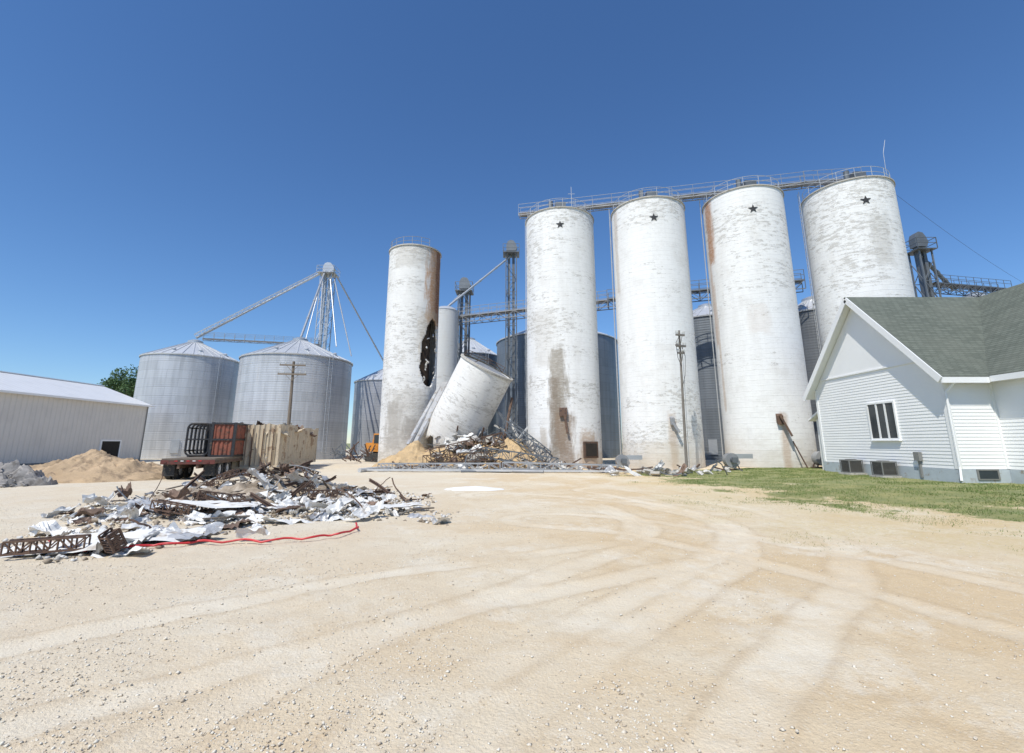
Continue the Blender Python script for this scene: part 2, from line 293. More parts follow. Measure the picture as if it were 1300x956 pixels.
def groundmat():
    m,nt,b=newmat('dirt_and_gravel'); p=nd(nt,'ShaderNodeNewGeometry').outputs['Position']
    A=lambda n:nd(nt,'ShaderNodeAttribute',attribute_name=n).outputs['Fac']
    big=nz(nt,p,.20,5,.6,.4); mid=nz(nt,p,1.1,7,.7); fin=nz(nt,p,9,5,.75); vf=nz(nt,p,45,3,.7); vvf=nz(nt,p,130,2,.6)
    vo=nd(nt,'ShaderNodeTexVoronoi',{'Vector':p,'Scale':34.0})
    c=mx(nt,mr(nt,big,.38,.62),(.64,.49,.30),(.70,.60,.44)); c=mx(nt,mt(nt,'MULTIPLY',mr(nt,mid,.50,.66),.45),c,(.54,.39,.22)); c=mx(nt,mt(nt,'MULTIPLY',mr(nt,nz(nt,p,.5,8,.75,.3),.50,.62),.6),c,(.76,.69,.56))
    sx=nd(nt,'ShaderNodeSeparateXYZ',{0:p}); lf=mt(nt,'SUBTRACT',1.0,mr(nt,mt(nt,'ADD',sx.outputs[0],mt(nt,'MULTIPLY',big,6.0)),-3.0,5.0)); c=mx(nt,mt(nt,'MULTIPLY',lf,.5),c,(.70,.64,.53))
    st=mt(nt,'MULTIPLY',mr(nt,vo.outputs['Color'],.55,.85),mr(nt,vo.outputs['Distance'],.5,.2)); c=mx(nt,mt(nt,'MULTIPLY',st,.35),c,(.80,.76,.67))
    c=mx(nt,mt(nt,'MULTIPLY',mr(nt,vvf,.50,.70),.30),c,(.40,.31,.20)); c=mx(nt,mt(nt,'MULTIPLY',mr(nt,vf,.54,.70),.32),c,(.42,.33,.215)); c=mx(nt,mt(nt,'MULTIPLY',mr(nt,fin,.53,.68),.30),c,(.47,.355,.225))
    c=mx(nt,mt(nt,'MULTIPLY',mt(nt,'MULTIPLY',A('berm'),mr(nt,fin,.35,.6,.4,1.0)),.50),c,(.45,.325,.19))
    c=mx(nt,mt(nt,'MULTIPLY',mt(nt,'MULTIPLY',A('rut'),mr(nt,fin,.32,.62,.5,1.0)),.42),c,(.79,.72,.585))
    s=mt(nt,'MULTIPLY',A('straw'),mr(nt,fin,.35,.62,.15,1.0)); c=mx(nt,mt(nt,'MULTIPLY',s,.7),c,mx(nt,vf,(.50,.39,.19),(.66,.53,.29)))
    ga=A('grass'); g=mr(nt,mt(nt,'ADD',ga,mt(nt,'MULTIPLY',mt(nt,'SUBTRACT',fin,.5),1.6)),.38,.82); yel=mt(nt,'MULTIPLY',mr(nt,mid,.38,.66),mt(nt,'SUBTRACT',1.15,mt(nt,'MULTIPLY',ga,.6))); c=mx(nt,mt(nt,'MULTIPLY',g,.85),c,mx(nt,yel,(.125,.17,.04),(.38,.34,.13)))
    hgt=mt(nt,'ADD',mt(nt,'MULTIPLY',vvf,.3),mt(nt,'ADD',mt(nt,'MULTIPLY',vf,.45),mt(nt,'ADD',mt(nt,'MULTIPLY',fin,.8),mt(nt,'MULTIPLY',mt(nt,'SUBTRACT',.6,vo.outputs['Distance']),.25))))
    setc(nt,b,c,.97,0,hgt,.7,.03); return m
g=npmesh('ground',v,f,groundmat())
for n_,a_ in (('grass',grass),('straw',straw),('rut',rut*near),('berm',berm*near)):
    at_=g.data.attributes.new(n_,'FLOAT','POINT'); at_.data.foreach_set('value',a_.astype('f').ravel())
g.data.polygons.foreach_set('use_smooth',[True]*len(g.data.polygons)); tag(g,kind='structure')
def bil(A,x,y):
    i=np.clip(np.searchsorted(xs,x),1,nx-1); j=np.clip(np.searchsorted(ys,y),1,ny-1); return A[j,i]
n=210000; gx=RS.uniform(5.5,38,n); gy=RS.uniform(6.5,34,n); gm=bil(grass,gx,gy)
k=(RS.rand(n)<gm**1.4*(.15+.85*ssn(.28,.58,lat(gx,gy,1.1,51))))&~((gx>18.9)&(gy>20.6)&(gy<30)&(gx<33.2))&~((gx>21)&(gx<31)&(gy<21)); gx=gx[k];gy=gy[k]; zz=bil(ZZ,gx,gy)
def blades(name,gx,gy,zz,h0,h1,wd,mat):
    n=len(gx); a=RS.uniform(0,2*PI,n); h=RS.uniform(h0,h1,n); l=RS.uniform(-.05,.05,(n,2)); c=np.cos(a)*wd; s=np.sin(a)*wd
    v=np.stack([np.stack([gx-c,gy-s,zz-.01],-1),np.stack([gx+c,gy+s,zz-.01],-1),np.stack([gx+l[:,0],gy+l[:,1],zz+h],-1)],1).reshape(-1,3)
    return npmesh(name,v,np.arange(3*n).reshape(n,3),mat)
def grassmat(n_,a,b_,lo=.36,hi=.58):
    m,nt,b=newmat(n_); p=nd(nt,'ShaderNodeNewGeometry').outputs['Position']; c=mx(nt,mr(nt,nz(nt,p,.7,6,.7),lo,hi),a,b_); c=mx(nt,mt(nt,'MULTIPLY',nz(nt,p,25,2),.4),c,tuple(x*.6 for x in a)); setc(nt,b,c,.8); return m
tag(blades('grass',gx,gy,zz,.02,.07,.011,grassmat('lawn_grass',(.135,.20,.045),(.34,.34,.13),.44,.68)),'short mown green grass around the white house','grass',kind='stuff')
n=50000; gx=RS.uniform(5,20,n); gy=RS.uniform(5,17,n); cl=lat(gx,gy,1.3,31)*lat(gx,gy,.5,32); k=(RS.rand(n)<bil(straw,gx,gy)*ssn(.22,.5,cl)*.8)&(bil(grass,gx,gy)<.6); gx=gx[k];gy=gy[k]
tag(blades('weeds',gx,gy,bil(ZZ,gx,gy),.01,.05,.007,grassmat('dry_weeds',(.20,.22,.07),(.44,.37,.18))),'sparse dry weeds and yellow grass where the lawn fades into gravel','weeds',kind='stuff')
def rocks(name,x,y,z,r,mat):
    n=len(x); base=np.array([(1,0,0),(-1,0,0),(0,1,0),(0,-1,0),(0,0,1),(0,0,-1)],float)*1.0
    V=base[None]*r[:,None,None]*RS.uniform(.6,1.25,(n,6,1))*np.array([1,1,.65]); V+=RS.uniform(-.25,.25,(n,6,3))*r[:,None,None]
    a=RS.uniform(0,2*PI,n); c=np.cos(a)[:,None]; s=np.sin(a)[:,None]; X=V[:,:,0]*c-V[:,:,1]*s; Y=V[:,:,0]*s+V[:,:,1]*c
    V=np.stack([X+x[:,None],Y+y[:,None],V[:,:,2]+z[:,None]+(r*.2)[:,None]],-1).reshape(-1,3)
    F0=np.array([(0,2,4),(2,1,4),(1,3,4),(3,0,4),(2,0,5),(1,2,5),(3,1,5),(0,3,5)]); Fa=(F0[None]+6*np.arange(n)[:,None,None]).reshape(-1,3)
    return npmesh(name,V,Fa,mat)
n=70000; y=2.6+RS.rand(n)**1.6*15; x=RS.uniform(-1.25,1.2,n)*y; k=(RS.rand(n)<(.2+.8*ssn(.35,.65,lat(x,y,.8,41)))*(1-.7*bil(rut,x,y))*np.where(x>1,.55,1))&(bil(grass,x,y)<.3); x=x[k];y=y[k]
def pebmat():
    m,nt,b=newmat('pale_pebbles'); p=nd(nt,'ShaderNodeNewGeometry').outputs['Position']; c=mx(nt,mr(nt,nz(nt,p,14,2),.35,.6),(.50,.41,.30),(.74,.69,.59)); setc(nt,b,c,.95); return m
M['peb']=pebmat()
tag(rocks('gravel',x,y,bil(ZZ,x,y),np.minimum(np.abs(RS.normal(0,.006,len(x)))+.004,.022),M['peb']),'loose pale gravel strewn over the dirt yard','gravel',kind='stuff')
# ---------- silos
def wallgrid(R,z0,h,n=96,m=80,skip=None,jag=None):
    mb=MB(); vs=[]; fs=[]
    for i in range(m+1):
        for k in range(n):
            a=2*PI*k/n; z=z0+(h-z0)*i/m
            if jag: z=jag(a,z,i,m)
            vs.append((R*math.cos(a),R*math.sin(a),z))
    for i in range(m):
        for k in range(n):
            a=2*PI*(k+.5)/n; z=z0+(h-z0)*(i+.5)/m
            if skip and skip(a,z): continue
            fs.append((i*n+k,i*n+(k+1)%n,(i+1)*n+(k+1)%n,(i+1)*n+k))
    return mb.add(vs,fs)
def ringrail(mb,R,z,a0=0,a1=2*PI,n=28,h=1.05,t=.022,c=(0,0)):
    P=lambda a,zz:(c[0]+R*math.cos(a),c[1]+R*math.sin(a),zz)
    for zz in (h*.5,h): mb.path([P(a0+(a1-a0)*i/48,z+zz) for i in range(49)],t,5)
    for i in range(n+1): a=a0+(a1-a0)*i/n; mb.tube(P(a,z),P(a,z+h),t,n=5)
def star(mb,p,ang,R,c,r=.40):
    pts=[]
    for i in range(10):
        rr=r if i%2==0 else r*.40; t=PI/2+i*PI/5; u=rr*math.cos(t); z=rr*math.sin(t); a=ang+u/R; pts.append(Vector((c[0]+(R+.012)*math.cos(a),c[1]+(R+.012)*math.sin(a),p.z+z)))
    o=Vector((math.cos(ang)*.03,math.sin(ang)*.03,0)); ce=Vector((c[0]+(R+.012)*math.cos(ang),c[1]+(R+.012)*math.sin(ang),p.z))
    mb.add([ce+o]+[q+o for q in pts]+pts,[(0,1+i,1+(i+1)%10) for i in range(10)]+[(1+i,1+(i+1)%10,11+(i+1)%10,11+i) for i in range(10)])
SIL=[(4.35,40.1,3.05,21.6),(11.8,38.0,3.05,21.4),(19.35,36.5,3.05,21.3),(26.75,34.6,3.05,20.9)]
starpx=[(711,285),(830,276),(956,265),(1099,254)]
GS='white concrete stave silos standing in a row'
labs=['white starred silo with a brown stain down its lower wall','white starred silo directly behind the thin utility pole','white starred silo with a rust streak down its upper left edge','rightmost white starred silo, rising behind the white house']
def ang_of(px,py,s): return cyl(px,py,s[0],s[1],s[2])[1]
for i,s in enumerate(SIL):
    x,y,R,h=s; t=thing('concrete_silo',(x,y,gz(x,y)),labs[i],'silo',GS)
    st=[]
    if i==0:
        st=[(ang_of(709,500,s),.20,1.0,9.3,(.27,.23,.175),.85,.4),(ang_of(704,540,s),.14,.5,7.0,(.22,.175,.13),.75,.5),(ang_of(718,560,s),.24,-.5,4.2,(.25,.18,.125),.85,.4),(ang_of(748,560,s),.26,-.5,2.8,(.42,.29,.18),.75,.4),(ang_of(690,560,s),.12,-.5,3.2,(.40,.33,.25),.6,.5),(ang_of(690,440,s),.35,8,12.5,(.50,.47,.42),.35,.6)]
    if i==1: st=[(ang_of(855,560,s),.09,-.5,4.0,(.42,.30,.20),.6,.6),(ang_of(782,300,s),.10,14,22,(.45,.36,.28),.5,.5),(ang_of(840,560,s),.6,-.5,2.0,(.5,.42,.3),.4,.5)]
    if i==2: st=[(ang_of(901,300,s),.15,16,22,(.42,.20,.09),.9,.6),(ang_of(903,350,s),.07,9,17,(.5,.30,.18),.6,.6),(ang_of(912,420,s),.05,4,14,(.5,.34,.22),.5,.6),(ang_of(998,560,s),.08,-.5,3.6,(.42,.28,.18),.6,.6),(ang_of(965,410,s),.22,9.6,11.6,(.6,.5,.42),.3,.6)]
    if i==3: st=[(ang_of(1120,300,s),.22,14,18,(.44,.42,.38),.5,.5)]
    wallgrid(R,-.5,h,96,4).build('wall',silo_mat('stave_wall',R,(.95,.85,.75,.95)[i],st),t,True,True)
    MB().lathe([(R+.01,h-.02),(R+.08,h-.02),(R+.08,h+.08),(R-.1,h+.11)],96).build('rim',M['conc'],t,False,True)
    MB().lathe([(R-.02,h+.02),(R*.7,h+.4),(R*.35,h+.6),(.02,h+.65)],48).build('roof',M['steel_lt'],t,True,True)
    b=MB(); ringrail(b,R-.15,h+.1,n=16,h=.85,t=.018); b.build('railing',M['steel_lt'],t,False,True)
    p,a=cyl(*starpx[i],x,y,R); b=MB(); star(b,p,a,R,(x,y),.36); b.build('star',M['star'],t)
    b=MB(); b.box(-.5,.4,-1.9,-1.1,h+.3,h+1.15); b.tube((-.9,-1.6,h+.3),(-.9,-1.6,h+1.3),.2,n=12); b.build('hatch_housing',M['steel_dk'],t,False,True)
    la=math.radians(160); b=MB()
    for d in (-.2,.2):
        ca=(R+.18)*math.cos(la)-d*math.sin(la); sa=(R+.18)*math.sin(la)+d*math.cos(la); b.tube((ca,sa,.5),(ca,sa,h+1),.025,n=5)
    for k in range(60):
        z=.7+k*.34; b.tube(((R+.18)*math.cos(la)+.2*math.sin(la),(R+.18)*math.sin(la)-.2*math.cos(la),z),((R+.18)*math.cos(la)-.2*math.sin(la),(R+.18)*math.sin(la)+.2*math.cos(la),z),.015,n=4)
    b.build('ladder',M['steel_lt'],t,False,True)
def radbox(b,s,px,py,w,h,out,tilt=0):
    p,a=cyl(px,py,s[0],s[1],s[2]); n=Vector((math.cos(a),math.sin(a),0)); tt=Vector((-math.sin(a),math.cos(a),0))
    c=[p+n*-.05+tt*-w/2+Vector((0,0,-h/2)),p+n*-.05+tt*w/2+Vector((0,0,-h/2)),p+n*-.05+tt*w/2+Vector((0,0,h/2)),p+n*-.05+tt*-w/2+Vector((0,0,h/2))]
    q=Vector((0,0,-tilt)); b.add(c+[k+n*out+q for k in c],[(0,1,2,3),(4,5,6,7),(0,1,5,4),(1,2,6,5),(2,3,7,6),(3,0,4,7)]); return p,n
roots=[o for o in COL.objects if o.name.startswith('concrete_silo')]
b=MB(); p,n=radbox(b,SIL[0],750,571,1.5,1.25,.12); b.build('door_frame',M['rust'],roots[0]); b=MB(); radbox(b,SIL[0],750,571,1.15,.95,.16); b.build('door_opening',M['dark'],roots[0])
b=MB(); p,n=radbox(b,SIL[0],715,522,.6,.6,.3,.1); b.bar(p+n*.2+Vector((.1,0,-.3)),p+n*.3+Vector((.3,0,-1.7)),.16,.1); b.build('discharge_chute',M['rust'],roots[0])
b=MB(); p,n=radbox(b,SIL[1],853,533,.3,.5,.3,.15); b.bar(p+n*.2+Vector((0,0,-.2)),p+n*.5+Vector((.35,0,-.9)),.2,.12); b.build('discharge_chute',M['steel_md'],roots[1])
b=MB(); p,n=radbox(b,SIL[2],989,530,.4,.6,.3,.2); b.bar(p+n*.25+Vector((0,0,.2)),p+n*.45+Vector((.55,-.1,-1.3)),.34,.14); b.build('discharge_chute',M['rust'],roots[2])
p,a=cyl(1004,560,*SIL[2][:3]); n=Vector((math.cos(a),math.sin(a),0)); b=MB(); b.tube(p+n*.25,p+n*.35+Vector((.6,-.3,-1.9)),.05,n=6); b.build('drain_pipe',M['rust'],roots[2])
# broken slim silo
s0=(-9.55,43.9,2.47,20.1); x,y,R,h=s0
pc,ah=cyl(547.5,447,x,y,R)
def hole(a,z):
    da=(a-(ah%(2*PI))+PI)%(2*PI)-PI; u=da*R; v_=z-pc.z
    if abs(v_)>4.5 or abs(u)>2.4: return False
    q=noise.noise(Vector((u*1.2,v_*.9,3)))*.42+noise.noise(Vector((u*4,v_*3,8)))*.10
    wd=1.18 if v_<0 else max(.3,1.18-.40*(v_/3))
    return (abs(u-.05*v_)/wd)**2.2+(abs(v_)/3.15)**2.4<1+q
t=thing('damaged_silo',(x,y,0),'tall slim silo with a jagged black hole and rust streak','silo')
m0=silo_mat('damaged_stave_wall',R,1.1,[(ang_of(515,540,s0),.7,-.5,6.5,(.44,.41,.36),.55,.5),(ang_of(500,520,s0),.3,1.5,5.5,(.34,.31,.27),.6,.5),(ang_of(554,340,s0),.40,12.8,21,(.52,.25,.09),.88,.35),(ang_of(557,340,s0),.22,13.0,21,(.20,.08,.035),.92,.4),(ang_of(520,535,s0),.22,2.2,4.2,(.36,.33,.29),.8,.4),(ang_of(525,320,s0),.8,18.0,21,(.48,.45,.40),.5,.3),(ang_of(546,420,s0),.42,8,14,(.55,.44,.31),.5,.5)],(.80,.79,.76))
o=wallgrid(R,-.5,h,200,240,hole).build('wall',m0,t,True,True); md=o.modifiers.new('thick','SOLIDIFY'); md.thickness=.15; md.offset=-1
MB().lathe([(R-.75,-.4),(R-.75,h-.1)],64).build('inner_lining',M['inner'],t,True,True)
MB().lathe([(R+.01,h-.02),(R+.09,h-.02),(R+.09,h+.10),(R-.1,h+.13)],96).build('rim',M['conc'],t,False,True)
MB().lathe([(R-.02,h+.02),(R*.6,h+.4),(.02,h+.6)],48).build('roof',M['steel_lt'],t,True,True)
b=MB(); ringrail(b,R-.1,h+.1,a0=PI*.95,a1=PI*1.75,n=7,h=.8); b.build('railing',M['steel_md'],t,False,True)
for k in range(14):
    v_=U(-2.7,-.9) if k<10 else U(0,2.2); sd=random.choice((-1,1)); a=ah+sd*U(.12,.38)*(1 if v_<0 else .75); z=pc.z+v_; r=R-U(.0,.12)
    c=Vector((x+r*math.cos(a),y+r*math.sin(a),z)); d=Vector((-math.sin(a)*U(-1,1),math.cos(a)*U(-1,1),U(-.7,.7))).normalized()*U(.10,.24); b=MB(); b.bar(c-d,c+d,U(.08,.20),.06,up=(math.cos(a),math.sin(a),U(-.2,.2))); b.build('broken_stave',M['concw'],t)
# fallen silo section
top=at(618,467,40.6); bot=at(573,556,42.0); ax=(top-bot).normalized(); Lc=(top-bot).length
t=thing('collapsed_silo_section',bot,'collapsed white silo section leaning to the right on the rubble and spilled grain','silo'); t.rotation_mode='QUATERNION'; t.rotation_quaternion=ax.to_track_quat('Z','Y')
Rf=2.42
def jag(a,z,i,m):
    if i==0: return -.5+.9*noise.noise(Vector((math.cos(a)*3,math.sin(a)*3,1)))
    return z
o=wallgrid(Rf,-.3,Lc,120,40,None,jag).build('wall',silo_mat('fallen_stave_wall',Rf,1.3,[],(.78,.77,.74),.35),t,True,True); md=o.modifiers.new('thick','SOLIDIFY'); md.thickness=.16; md.offset=-1
MB().lathe([(Rf+.01,Lc-.05),(Rf+.1,Lc-.05),(Rf+.1,Lc+.12),(Rf-.1,Lc+.15)],80).build('rim',M['conc'],t,False,True)
MB().lathe([(Rf-.02,Lc-.05),(Rf*.6,Lc+.1),(.02,Lc+.15)],48).build('roof',M['steel_md'],t,True,True)
b=MB(); ringrail(b,Rf-.15,Lc+.1,a0=-.2,a1=2.2,n=6,h=.5,t=.025); b.path([(Rf*.9,-.4,Lc+.1),(Rf*.5,.2,Lc+.7),(-Rf*.2,.5,Lc+.5),(-Rf*.8,.2,Lc+.15)],.03,5); b.build('bent_railing',M['rust'],t,False,True)
def round_silo(px,Y,R,pytop,label):
    p=at(px,pytop,Y); t=thing('round_tank',(p.x,Y,0),label,'silo'); h=p.z
    wallgrid(R,-.3,h,64,3).build('wall',silo_mat('tank_wall',R,.6,[],(.60,.61,.60)),t,True,True); MB().lathe([(R+.05,h),(R*.6,h+.5),(.02,h+.7)],40).build('roof',M['galvroof'],t,True,True)
round_silo(566,56,1.55,396,'slim pale grey tank peeking out behind the slim damaged silo')
# ---------- galvanised bins
def gbin(px,D,R,pyeave,rise,label,col=(.52,.53,.54),group=None,metal=.3):
    a,b_,c=ray(px,pyeave); th=math.atan2(a,b_); x=D*math.sin(th); y=D*math.cos(th); h=H+c/b_*(y-R*math.cos(th)*1.0)
    t=thing('grain_bin',(x,y,0),label,'grain bin',group)
    MB().lathe([(R,-.3),(R,h)],96).build('wall',bin_mat('bin_wall',R,col,metal),t,True,True)
    bb=MB().lathe([(R+.12,h-.12),(R+.15,h+.02),(.9,h+rise),(.9,h+rise+.05)],96); nr=32
    bb.build('roof',M['galvroof'],t,False,True)
    b=MB()
    for k in range(nr):
        q=2*PI*k/nr; b.bar(((R+.15)*math.cos(q),(R+.15)*math.sin(q),h+.05),(.9*math.cos(q),.9*math.sin(q),h+rise+.04),.08,.08)
    for rr in (.45,.72): b.path([(R*rr*math.cos(q),R*rr*math.sin(q),h+rise*(1-rr)+.12) for q in np.linspace(0,2*PI,40,endpoint=False)],.03,4,True)
    b.build('roof_ribs',M['galvroof'],t,False,True)
    MB().lathe([(.95,h+rise-.05),(.95,h+rise+.3),(.5,h+rise+.5),(.02,h+rise+.52)],24).build('roof_cap',M['galv'],t,True,True)
    q=math.atan2(-y,-x)+.55; b=MB()
    for d in (-.25,.25): 
        bx=(R+.3)*math.cos(q)-d*math.sin(q); by=(R+.3)*math.sin(q)+d*math.cos(q); b.tube((bx,by,.8),(bx,by,h+.4),.03,n=5)
    for k in range(int(h/.4)): z=.9+k*.4; b.tube(((R+.3)*math.cos(q)+.25*math.sin(q),(R+.3)*math.sin(q)-.25*math.cos(q),z),((R+.3)*math.cos(q)-.25*math.sin(q),(R+.3)*math.sin(q)+.25*math.cos(q),z),.02,n=4)
    b.build('ladder',M['galv'],t,False,True)
    for k in (-.5,.15,.9):
        q=math.atan2(-y,-x)+k; rr=R*.8; b=MB(); zz=h+rise*(1-.8)*.95; b.tube((rr*math.cos(q),rr*math.sin(q),zz),(rr*math.cos(q),rr*math.sin(q),zz+.35),.2,n=10); b.tube((rr*math.cos(q),rr*math.sin(q),zz+.35),(rr*math.cos(q),rr*math.sin(q),zz+.5),.3,.1,n=10); b.build('roof_vent',M['galvroof'],t,True,True)
    q=math.atan2(-y,-x)-.1; b=MB(); b.bar(((R+.02)*math.cos(q),(R+.02)*math.sin(q),1.5),((R+.14)*math.cos(q),(R+.14)*math.sin(q),1.5),.9,1.6); b.build('access_door',M['galv'],t,False,True)
    return x,y,R,h,h+rise
GB='corrugated galvanised grain bins'
A=gbin(246,80,5.9,450,2.5,'leftmost galvanised grain bin, behind the tan sand pile and beside the shed',group=GB)
B=gbin(380,68,6.75,449,2.8,'largest galvanised grain bin at left, behind the beige container and utility pole',group=GB)
C_=gbin(492,88,5.6,482,2.6,'small grey grain bin half hidden left of the slim damaged silo',(.38,.39,.41),GB)
D1=gbin(706,72,9.2,420,3.5,'wide dark corrugated grain bin directly behind the first starred silo',(.19,.22,.25),GB,.35)
D2=gbin(596,80,5.2,447,3.0,'grey roofed grain bin seen above the collapsed silo section',(.24,.27,.30),GB,.35)
D3=gbin(897,62,5.2,400,2.2,'dark grain bin in the gap between the second and third starred silos',(.19,.21,.23),GB,.35)
D4=gbin(1240,72,6.5,392,2.6,'far grain bin whose roof shows above the ridge of the white house',(.40,.42,.44),GB)
D5=gbin(1032,58,2.6,392,1.4,'narrow dark bin in the gap left of the rightmost starred silo',(.16,.17,.18),GB)
# ---------- legs, towers
def leg(px,pytop,Y,w,label,m,head=1.0,lat_=True):
    p=at(px,pytop,Y); x,h=p.x,p.z; t=thing('bucket_elevator',(x,Y,0),label,'grain elevator leg')
    b=MB(); b.box(x-w*.55,x-w*.15,Y-.25,Y+.25,0,h-1.2); b.build('trunk',m,t); b=MB(); b.box(x+w*.15,x+w*.55,Y-.25,Y+.25,0,h-1.2); b.build('trunk',m,t)
    b=MB(); r=w*.75
    prof=[(x-r,h-1.6),(x-r,h-.7),(x-r*.7,h-.2),(x-r*.2,h),(x+r*.5,h-.1),(x+r*.9,h-.5),(x+r*1.25,h-1.1),(x+r*.9,h-1.6)]
    b.ext([(a,Y-.4,c) for a,c in prof],(0,.8,0)); b.build('head',m,t)
    b=MB(); z=h-2.0; q=w*1.25*head; b.box(x-q,x+q,Y-q,Y+q,z-.08,z)
    for sx in (-1,1):
        for sy in (-1,1): b.bar((x+sx*q,Y+sy*q,z),(x+sx*q,Y+sy*q,z+1.1),.06)
    for zz in (z+.55,z+1.1):
        for sx in (-1,1): b.bar((x+sx*q,Y-q,zz),(x+sx*q,Y+q,zz),.05); b.bar((x-q,Y+sx*q,zz),(x+q,Y+sx*q,zz),.05)
    b.build('platform',m,t)
    if lat_:
        b=MB(); q=w*.8
        for sx in (-1,1):
            for sy in (-1,1): b.bar((x+sx*q,Y+sy*q,0),(x+sx*q,Y+sy*q,z),.12)
        k=0; zz=0
        while zz<z-1.5:
            for sx in (-1,1): b.bar((x+sx*q,Y-q,zz),(x+sx*q,Y+q,zz+2.2),.06); b.bar((x-q,Y+sx*q,zz+(2.2 if k%2 else 0)),(x+q,Y+sx*q,zz+(0 if k%2 else 2.2)),.06); b.bar((x-q,Y+sx*q,zz),(x+q,Y+sx*q,zz),.06)
            zz+=2.2;k+=1
        b.build('lattice_tower',m,t)
    return Vector((x,Y,h)),t
T1,_=leg(418,334,74,1.1,'bucket elevator tower with spouts fanning out above the two left grain bins',M['galv'])
T2,_=leg(590,353,60,.9,'shorter dark elevator leg rising above the collapsed silo',M['steel_dk'])
T3,_=leg(649,306,62,.9,'tallest dark elevator leg, just left of the first starred silo',M['steel_dk'])
T4,_=leg(1163,296,45,.78,'dark elevator leg with platform behind the rightmost starred silo',M['steel_dk'])
T5,_=leg(1026,380,50,.7,'short elevator leg in the gap beside the rightmost starred silo',M['steel_dk'])
def spout(p,q,r,label,m=M['galv']):
    p=Vector(p);q=Vector(q); b=MB(); b.tube(p,q,r,n=10)
    for k in (.25,.5,.75): c=p.lerp(q,k); d=(q-p).normalized()*.15; b.tube(c-d,c+d,r*1.25,n=10)
    tag(b.build('grain_spout',m,None,True),label,'grain spout','spouts running down from the elevator towers')
Ac=Vector((A[0],A[1],A[4]+.6)); Bc=Vector((B[0],B[1],B[4]+.6)); hd=T1-Vector((0,0,1.6))
b=MB(); b.truss(hd+Vector((-1.2,0,-.3)),Ac+Vector((0,0,.3)),.45,.5,22,.06); tag(b.build('inclined_spout_truss',M['steel_lt']),'long pale inclined truss from the left tower down to the leftmost grain bin','truss')
spout(hd+Vector((-1,0,0)),Ac+Vector((0,0,.2)),.17,'thick spout carried along the inclined truss to the leftmost bin')
spout(hd+Vector((-.3,-.6,0)),Bc,.16,'short spout dropping from the left tower to the largest galvanised bin')
for k,(dx,lab) in enumerate([((427,440),'first tower brace from the left tower to the bin roof'),((446,452),'second spout falling right of the left tower')]):
    q=at(dx[0],dx[1],70); spout(hd+Vector((.3+k*.5,-.3,0)),q,.09,lab)
spout(hd+Vector((1.0,0,0)),Vector((C_[0],C_[1],C_[4])),.13,'longest thin spout from the left tower to the small grey bin')
for px,lab in ((388,'thin left leg brace under the head of the left tower'),(405,'steep brace close to the left tower')):
    q=at(px,432,69); spout(hd+Vector((-.6,-.6,-.5)),q,.07,lab,M['steel_lt'])
def catwalk(p,q,label,w=1.1,m=M['galv'],n=20,deck=.5,rail=1.1,th=.08,rt=.045):
    p=Vector(p);q=Vector(q); t=thing('catwalk',p,label,'catwalk'); MB().truss(p,q,w,deck,n,th).build('truss',m,t)
    d=(q-p).normalized(); a=d.cross(Vector((0,0,1))).normalized()*w/2; u=Vector((0,0,deck)); b=MB(); b.bar(p+u*1.1,q+u*1.1,w*.9,.05); b.build('walkway',m,t)
    b=MB()
    for o in (a,-a):
        for hh in (.55,rail): b.bar(p+o+u+Vector((0,0,hh)),q+o+u+Vector((0,0,hh)),rt)
        for i in range(n+1): c=p.lerp(q,i/n)+o+u; b.bar(c,c+Vector((0,0,rail)),rt)
    b.build('railing',m,t); return t
catwalk((A[0]+1,A[1],A[4]+.5),(hd.x,hd.y-1.0,A[4]+1.1),'horizontal catwalk between the leftmost bin roof and the left tower',.9,M['steel_md'],12,.2,.9,.06,.035)
catwalk((.7,41.2,22.8),(24.0,35.3,22.55),'long railed catwalk running along the tops of the four starred silos',.8,M['steel_md'],14,.2,.9,.05,.024)
catwalk((23.9,35.25,22.55),(27.9,34.3,22.3),'short end of the roof catwalk over the rightmost starred silo',.8,M['steel_md'],4,.2,.9,.05,.024)
catwalk((-8,57.5,16.4),(11,52,17.0),'dark conveyor catwalk passing behind the first starred silo',1.2,M['steel_md'],18,.8)
catwalk((11,52,17.0),(29.5,45.5,17.0),'dark conveyor catwalk crossing behind the second and third starred silos',1.2,M['steel_dk'],18,.9)
catwalk((42,45.2,16.8),(52,47.5,16.9),'dark truss catwalk reaching right from the elevator leg above the house roof',1.1,M['steel_dk'],10,.7,.9,.07,.035)
q=at(562,398,56); spout(T3-Vector((0,0,2.2)),Vector((q.x+.3,56,q.z+.6)),.13,'thin spout slanting left from the tallest dark elevator leg')
spout(T2-Vector((0,0,1.8)),at(566,392,57),.12,'thin spout slanting down from the shorter dark elevator leg')
spout(T4-Vector((0,0,2.5)),Vector((45,46,17.3)),.18,'dark spout slanting right from the elevator leg behind the rightmost silo',M['steel_dk'])
b=MB(); sx4=SIL[3]; p0=Vector((sx4[0]+1.7,sx4[1]-2.2,sx4[3])); b.path([p0,p0+Vector((0,0,1.5)),p0+Vector((.05,0,2.8)),p0+Vector((.35,0,3.9))],.016,5); tag(b.build('whip_antenna',M['steel_lt']),'thin whip antenna on top of the rightmost starred silo','antenna')
b=MB(); p0=Vector((SIL[0][0]+1,SIL[0][1]-1.2,22)); b.path([p0,p0+Vector((0,0,2.6))],.02,5); b.bar(p0+Vector((-.3,0,1.9)),p0+Vector((.3,0,1.9)),.03); tag(b.build('roof_antenna',M['steel_lt']),'small roof antenna on top of the first starred silo','antenna')
